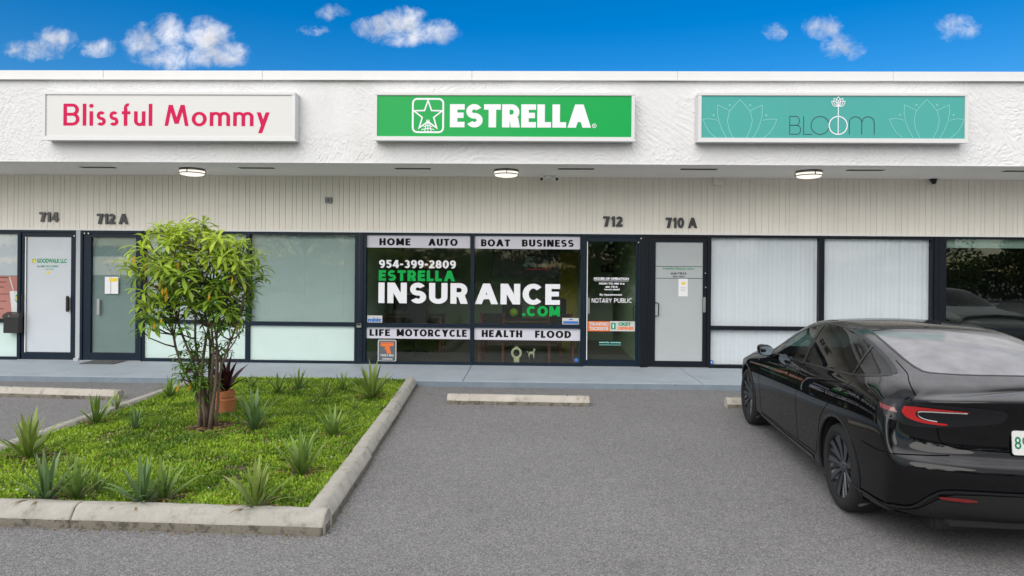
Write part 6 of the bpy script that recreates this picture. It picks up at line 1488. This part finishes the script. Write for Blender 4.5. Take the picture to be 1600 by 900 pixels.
        conform(strip([(78, .655), (62, .65), (50, .66), (40, .675), (26, .69)], .006), wr, .0014, 'panel_gap', 'gap', c, (4, .03))
        conform(strip(curve([(-.60, .66 * s), (-.70, .69 * s), (-.79, .70 * s)], 10), .006), 'top', .0014, 'panel_gap', 'gap', c, .04)
        conform(strip(curve([(-.28, .60 * s), (-.5, .625 * s), (-.60, .66 * s)], 10), .006), 'top', .0014, 'panel_gap', 'gap', c, .04)
    # boot lid edge, diffuser, plate
    conform(strip(curve([(.60, .86), (.58, .775), (.50, .738), (.25, .728), (0, .726), (-.25, .728), (-.50, .738), (-.58, .775), (-.60, .86)], 40), .006), 'rear', .0014, 'panel_gap', 'gap', c, .05)
    conform(smoothpoly([(-.88, .262), (-.74, .30), (-.62, .425), (-.52, .465), (0, .475), (.52, .465), (.62, .425), (.74, .30), (.88, .262), (.60, .268), (0, .27), (-.60, .268)], 1), 'rear', .006, 'diffuser', 'matteblack', c, .04)
    conform(strip(curve([(.90, .285), (.76, .325), (.66, .435), (.56, .478), (.2, .488), (-.2, .488), (-.56, .478), (-.66, .435), (-.76, .325), (-.90, .285)], 50), .016), 'rear', .012, 'diffuser_trim', 'trim', c, .04)
    MB().box(-1.005, -.93, -.60, .60, .262, .285, None, .008).build('rear_lip', 'matteblack', c, world=False)
    hit, nn, _, _ = bvh.ray_cast(Vector((-3, 0, .80)), Vector((1, 0, 0))); hx_ = hit.x
    pl = thing('number_plate', None, None, (hx_ - .012, 0, .885)); pl.parent = c; pl.rotation_euler = (0, .10, 0)
    bpy.data.objects.remove(pl)
    def plq(p, dx): return (hx_ - .016 - dx + (p[1]) * .08, -p[0] + .035,   .795 + p[1])     # p = (right, up) seen from behind -> y = -right ... faces -x
    pts_ = rrect(-.152, .152, -.076, .076, .018); mb = MB(); n = len(pts_)
    a_ = [plq(p, 0) for p in pts_]; b_ = [(q[0] + .006, q[1], q[2]) for q in a_]; mb.add(a_ + b_, [tuple(range(n))] + [(i, (i + 1) % n, n + (i + 1) % n, n + i) for i in range(n)]); po = mb.build('number_plate', 'plate', c, world=False)
    st, W = word('89E K41', .17, .10, .35); mb = MB()
    for k, s_ in enumerate(st):
        for q in s_: mb.add([plq((-.138 + p[0] / W * .276, -.038 + p[1] * .078), .0012 + (k % 4) * .0002) for p in q], [tuple(range(len(q)))])
    mb.build('plate_lettering', 'plateg', po, world=False)
    mb = MB()
    for (cx, cz, rr, mm_) in ((0.0, .058, .012, 'plateg'), (.018, .057, .009, 'plateo'), (-.016, .058, .009, 'plateo')): mb.add([plq((cx + rr * math.cos(i * PI / 5), cz + rr * .8 * math.sin(i * PI / 5)), .0012) for i in range(10)], [tuple(range(10))], mm_)
    mb.build('plate_emblem', None, po, world=False)
    cu_ = small_text('SUNSHINE STATE', 'plate_lettering', 'plateg', po, 0, 1, 0, 1, 0, .02)
    for v_ in cu_.data.vertices: v_.co = plq((-.07 + v_.co.x * .14, -.069 + v_.co.z * .016), .0012)
    cu_.location = (0, 0, 0)
    # mirrors
    for s in (1, -1):
        mb = MB(); prof = []; n = 18
        for j, (x, sc) in enumerate(((1.93, .05), (1.935, .75), (1.95, .94), (1.99, 1.0), (2.04, .93), (2.08, .72), (2.11, .40), (2.12, .05))):
            for k in range(n):
                a = 2 * PI * k / n; ca, sa = math.cos(a), math.sin(a); ex = .105 * (abs(ca) ** .7) * np.sign(ca); ez = .062 * (abs(sa) ** .8) * np.sign(sa)
                mb.v.append((x - .04 * ca * .2, s * (.935 + ex * .80 * sc - .02 * (x - 1.93)), 1.005 + ez * sc + .012 * ca * sc))
        fs = [(j * n + k, j * n + (k + 1) % n, (j + 1) * n + (k + 1) % n, (j + 1) * n + k) for j in range(7) for k in range(n)]; mb.f = fs; mb.m = [0] * len(fs); mo = mb.build('mirror', 'paint', c, smooth=True, world=False)
        mb = MB(); mb.add([(1.928 , s * (.935 + .068 * (abs(math.cos(2 * PI * k / 16)) ** .7) * np.sign(math.cos(2 * PI * k / 16))), 1.005 + .048 * math.sin(2 * PI * k / 16)) for k in range(16)], [tuple(range(16))]); mb.build('mirror_glass', mirror_m, mo, world=False)
        MB().tube([(2.02, s * .915, .975), (2.02, s * .86, .945), (2.02, s * .82, .93)], [.028, .024, .03], 8).build('mirror_foot', 'trim', mo, smooth=True, world=False)
    # wheels
    for xw in (0.0, 2.875):
        for s in (1, -1):
            yw = .785 * s; w_ = thing('wheel', None, None, (xw, yw, ZW)); w_.parent = c
            W2 = .1175
            prof = [(.235, -W2 * .80), (.245, -W2 * .98), (.30, -W2 * 1.03), (.322, -W2 * .92), (.334, -W2 * .70), (WR, -W2 * .3), (WR, W2 * .3), (.334, W2 * .70), (.322, W2 * .92), (.30, W2 * 1.03), (.245, W2 * .98), (.235, W2 * .80)]
            MB().lathe(prof, 56, (0, 0, 0), 'y').build('tyre', 'tyre', w_, smooth=True, world=False)
            mb = MB()
            mb.lathe([(.236, s * W2 * .95), (.243, s * W2 * .93), (.243, s * W2 * .7), (.228, s * W2 * .5), (.222, -s * W2 * .8)], 56, (0, 0, 0), 'y'); mb.build('rim', 'rim', w_, smooth=True, world=False)
            MB().lathe([(.001, s * .03), (.17, s * .03), (.17, s * .02), (.001, s * .02)], 30, (0, 0, 0), 'y').build('brake_disc', 'disc', w_, auto=30, world=False)
            hb = MB(); hb.lathe([(.001, s * .096), (.026, s * .095), (.034, s * .088), (.052, s * .080), (.058, s * .055)], 24, (0, 0, 0), 'y'); hb.build('hub_cap', 'rim', w_, smooth=True, world=False)
            # turbine spokes: paired blades, long and short
            base = {}
            for k in range(18):
                a = 2 * PI * k / 18; kd = k % 2
                if kd not in base:
                    hw0, hw1 = (.012, .026) if kd == 0 else (.009, .018); r0_, r1_ = .045, .236; mbk = MB(); vs = []; ns = 6
                    for i in range(ns + 1):
                        t = i / ns; r_ = r0_ + (r1_ - r0_) * t; hw = hw0 + (hw1 - hw0) * t; sk = .018 * math.sin(PI * t) * (1 if kd else .4); yo = s * (.078 + .026 * t - (.010 if kd else 0))
                        vs += [(r_, yo - s * .006, sk - hw), (r_, yo + s * .004, sk - hw * .75), (r_, yo - s * (.002 if kd == 0 else .012), sk + hw), (r_, yo - s * .03, sk)]
                    fs = [(i * 4 + j, i * 4 + (j + 1) % 4, (i + 1) * 4 + (j + 1) % 4, (i + 1) * 4 + j) for i in range(ns) for j in range(4)]
                    o = mbk.add(vs, fs).build('spoke', 'rim', w_, world=False, auto=30); base[kd] = o
                else: o = base[kd].copy(); COL.objects.link(o)
                o.rotation_euler = (0, a, 0)
            mb = MB()
            for k in range(5): a = 2 * PI * k / 5; mb.lathe([(.001, s * .088), (.008, s * .086), (.009, s * .07)], 8, (.038 * math.cos(a), 0, .038 * math.sin(a)), 'y')
            mb.build('wheel_nut', 'trim', w_, world=False)
    # cabin
    MB().box(1.75, 2.35, -.72, .72, .62, .90, None, .06).build('dashboard', 'seat', c, world=False)
    for y in (-.37, .37):
        st_ = MB(); st_.box(.85, 1.38, y - .25, y + .25, .42, .58, None, .05).box(.74, .90, y - .24, y + .24, .55, 1.08, None, .06).box(.74, .84, y - .12, y + .12, 1.10, 1.26, None, .04); st_.build('seat', 'seat', c, world=False)
    MB().box(-.05, .45, -.62, .62, .42, .58, None, .05).box(-.20, .0, -.60, .60, .55, .98, None, .05).build('rear_seat', 'seat', c, world=False)
    MB().tube([(1.62 + .03 * math.sin(a * PI / 10), .37 + .18 * math.cos(a * PI / 10), .90 + .17 * math.sin(a * PI / 10)) for a in range(21)], .014, 8, cap=False).tube([(1.64, .20, .90), (1.68, .37, .88), (1.64, .54, .90)], .014, 6).build('steering_wheel', 'seat', c, smooth=True, world=False)
    MB().box(1.66, 1.68, -.19, .19, .90, 1.12, None, .006).build('touch_screen', 'screen', c, world=False)
    MB().box(-.5, 2.3, -.7, .7, .30, .34).build('cabin_floor', 'matteblack', c, world=False)
    # front lamps (seen only in reflections)
    for s in (1, -1): conform(smoothpoly([(s * .42, .70), (s * .55, .735), (s * .72, .76), (s * .74, .70), (s * .60, .67)], 1), 'front', .004, 'headlight', 'lampw', c, .03)
    conform(strip([(-.55, .30), (.55, .30)], .07), 'front', .004, 'front_intake', 'matteblack', c, .04)
    return c
mirror_m = mat('mirror_surface', (.25, .32, .38), .12, metal=.9); M['mirror_surface'] = mirror_m
pr = onZ(1313.7, 729, ZW); pf = onZ(1169.5, 618, ZW); hd = Vector((pf.x - pr.x, pf.y - pr.y, 0)); ang_ = math.atan2(hd.y, hd.x); hd.normalize(); lf_ = Vector((-hd.y, hd.x, 0))
print('wheelbase check', (pf - pr).length, 'heading', math.degrees(ang_))
mp_ = (pr + pf) / 2; o0 = mp_ - hd * 1.4375 - lf_ * .885
car = make_car('glossy black sedan with dark wheels parked nose to the shops at the right')
car.location = (o0.x, o0.y, 0); car.rotation_euler.z = ang_
car2 = copy_tree(car); car2['label'] = 'grey green sedan past the right edge, reflected in the dark window'
car2.location = (10.6, 5.3, 0); car2.rotation_euler.z = PI / 2 - .05
def repaint(o):
    if o.type == 'MESH' and any(m_ and m_.name == 'black_car_paint' for m_ in o.data.materials):
        for sl in o.material_slots: pass
        for i, sl in enumerate(o.material_slots):
            if sl.material and sl.material.name == 'black_car_paint': sl.link = 'OBJECT'; sl.material = M['paint2']
    for ch in o.children: repaint(ch)
repaint(car2)
# bits on the black car's lamp side: nothing more
# ------------------------------------------------------------------ trees behind the camera (they show in the glass and the paint)
def tree_mesh(seed, H, Rr, n):
    rs = np.random.RandomState(seed); cl = []; 
    for _ in range(34): a = rs.uniform(0, 6.28); r_ = Rr * rs.uniform(.1, .85); cl.append((r_ * math.cos(a), r_ * math.sin(a), H * rs.uniform(.22, .95), rs.uniform(.5, 1.1) * Rr * .38))
    cl = np.array(cl); k = rs.randint(0, len(cl), n); dr = rs.normal(size=(n, 3)); dr /= np.linalg.norm(dr, axis=1, keepdims=True); P_ = cl[k, :3] + dr * cl[k, 3:4] * rs.uniform(.6, 1.05, (n, 1)) * np.array([1, 1, .75])
    a1 = rs.normal(size=(n, 3)); a1 /= np.linalg.norm(a1, axis=1, keepdims=True); a2 = np.cross(a1, dr); a2 /= np.linalg.norm(a2, axis=1, keepdims=True) + 1e-9; s = rs.uniform(.07, .16, (n, 1)) * H / 8
    V = np.stack([P_ - a1 * s, P_ + a2 * s * .6, P_ + a1 * s, P_ - a2 * s * .6], 1).reshape(-1, 3); Fc = np.arange(4 * n).reshape(n, 4); C = np.array([.085, .13, .02]) * rs.uniform(.5, 1.5, (n, 1)) * (.6 + .9 * rs.rand(len(cl))[k])[:, None]
    return V, Fc, C
TMs = []
for s in (1, 2):
    V, Fc, C = tree_mesh(s, 9.0, 4.2, 7000); o = tone_mesh('crown', V, Fc, C, 'farleaf', n=4); TMs.append(o.data); bpy.data.objects.remove(o)
mb = MB(); mb.tube([(0, 0, 0), (.1, 0, 2), (.05, .1, 4), (.2, .1, 6.5)], [.28, .22, .17, .08], 10)
for a in range(5): mb.tube([(.05, .05, 3 + a * .4), (1.6 * math.cos(a * 1.3), 1.6 * math.sin(a * 1.3), 5 + a * .35), (2.6 * math.cos(a * 1.3 + .2), 2.6 * math.sin(a * 1.3 + .2), 6.4 + a * .3)], [.12, .07, .03], 7)
o = mb.build('trunk', 'bark', None, smooth=True, world=False); TRK = o.data; bpy.data.objects.remove(o)
tl = ['far left', 'left', 'second left', 'centre left', 'centre', 'centre right', 'second right', 'right', 'far right', 'farthest right']
for k, x in enumerate((-27, -20.5, -14, -8.5, -2.5, 4, 10, 16, 23, 30)):
    y = -13.5 - (k * 37 % 5) * .9; t = thing('shade_tree', 'shade tree across the lot behind the camera, %s one of the row' % tl[k], 'tree', (x, y, 0), 'trees across the lot behind the camera')
    t.rotation_euler.z = k * 1.7; s = .60 + (k * 29 % 7) * .04; t.scale = (s, s, s)
    for nm_, me in (('crown', TMs[k % 2]), ('trunk', TRK)): o = bpy.data.objects.new(nm_, me); COL.objects.link(o); o.parent = t

# clipped hedge under them, one long thing
rs = np.random.RandomState(9); n = 26000; P_ = np.stack([rs.uniform(-34, 36, n), -17.5 + rs.uniform(-.7, .7, n), rs.uniform(.1, 2.6, n)], 1)
P_[:, 2] += .35 * np.sin(P_[:, 0] * .9) * (P_[:, 2] > 1.8); a1 = rs.normal(size=(n, 3)); a1 /= np.linalg.norm(a1, axis=1, keepdims=True); a2 = np.cross(a1, rs.normal(size=(n, 3))); a2 /= np.linalg.norm(a2, axis=1, keepdims=True); s = rs.uniform(.10, .2, (n, 1))
o = tone_mesh('hedge', np.stack([P_ - a1 * s, P_ + a2 * s * .6, P_ + a1 * s, P_ - a2 * s * .6], 1).reshape(-1, 3), np.arange(4 * n).reshape(n, 4), np.array([.045, .08, .02]) * rs.uniform(.5, 1.5, (n, 1)), 'farleaf', n=4)
tag(o, 'long dark hedge across the lot behind the camera', 'hedge')
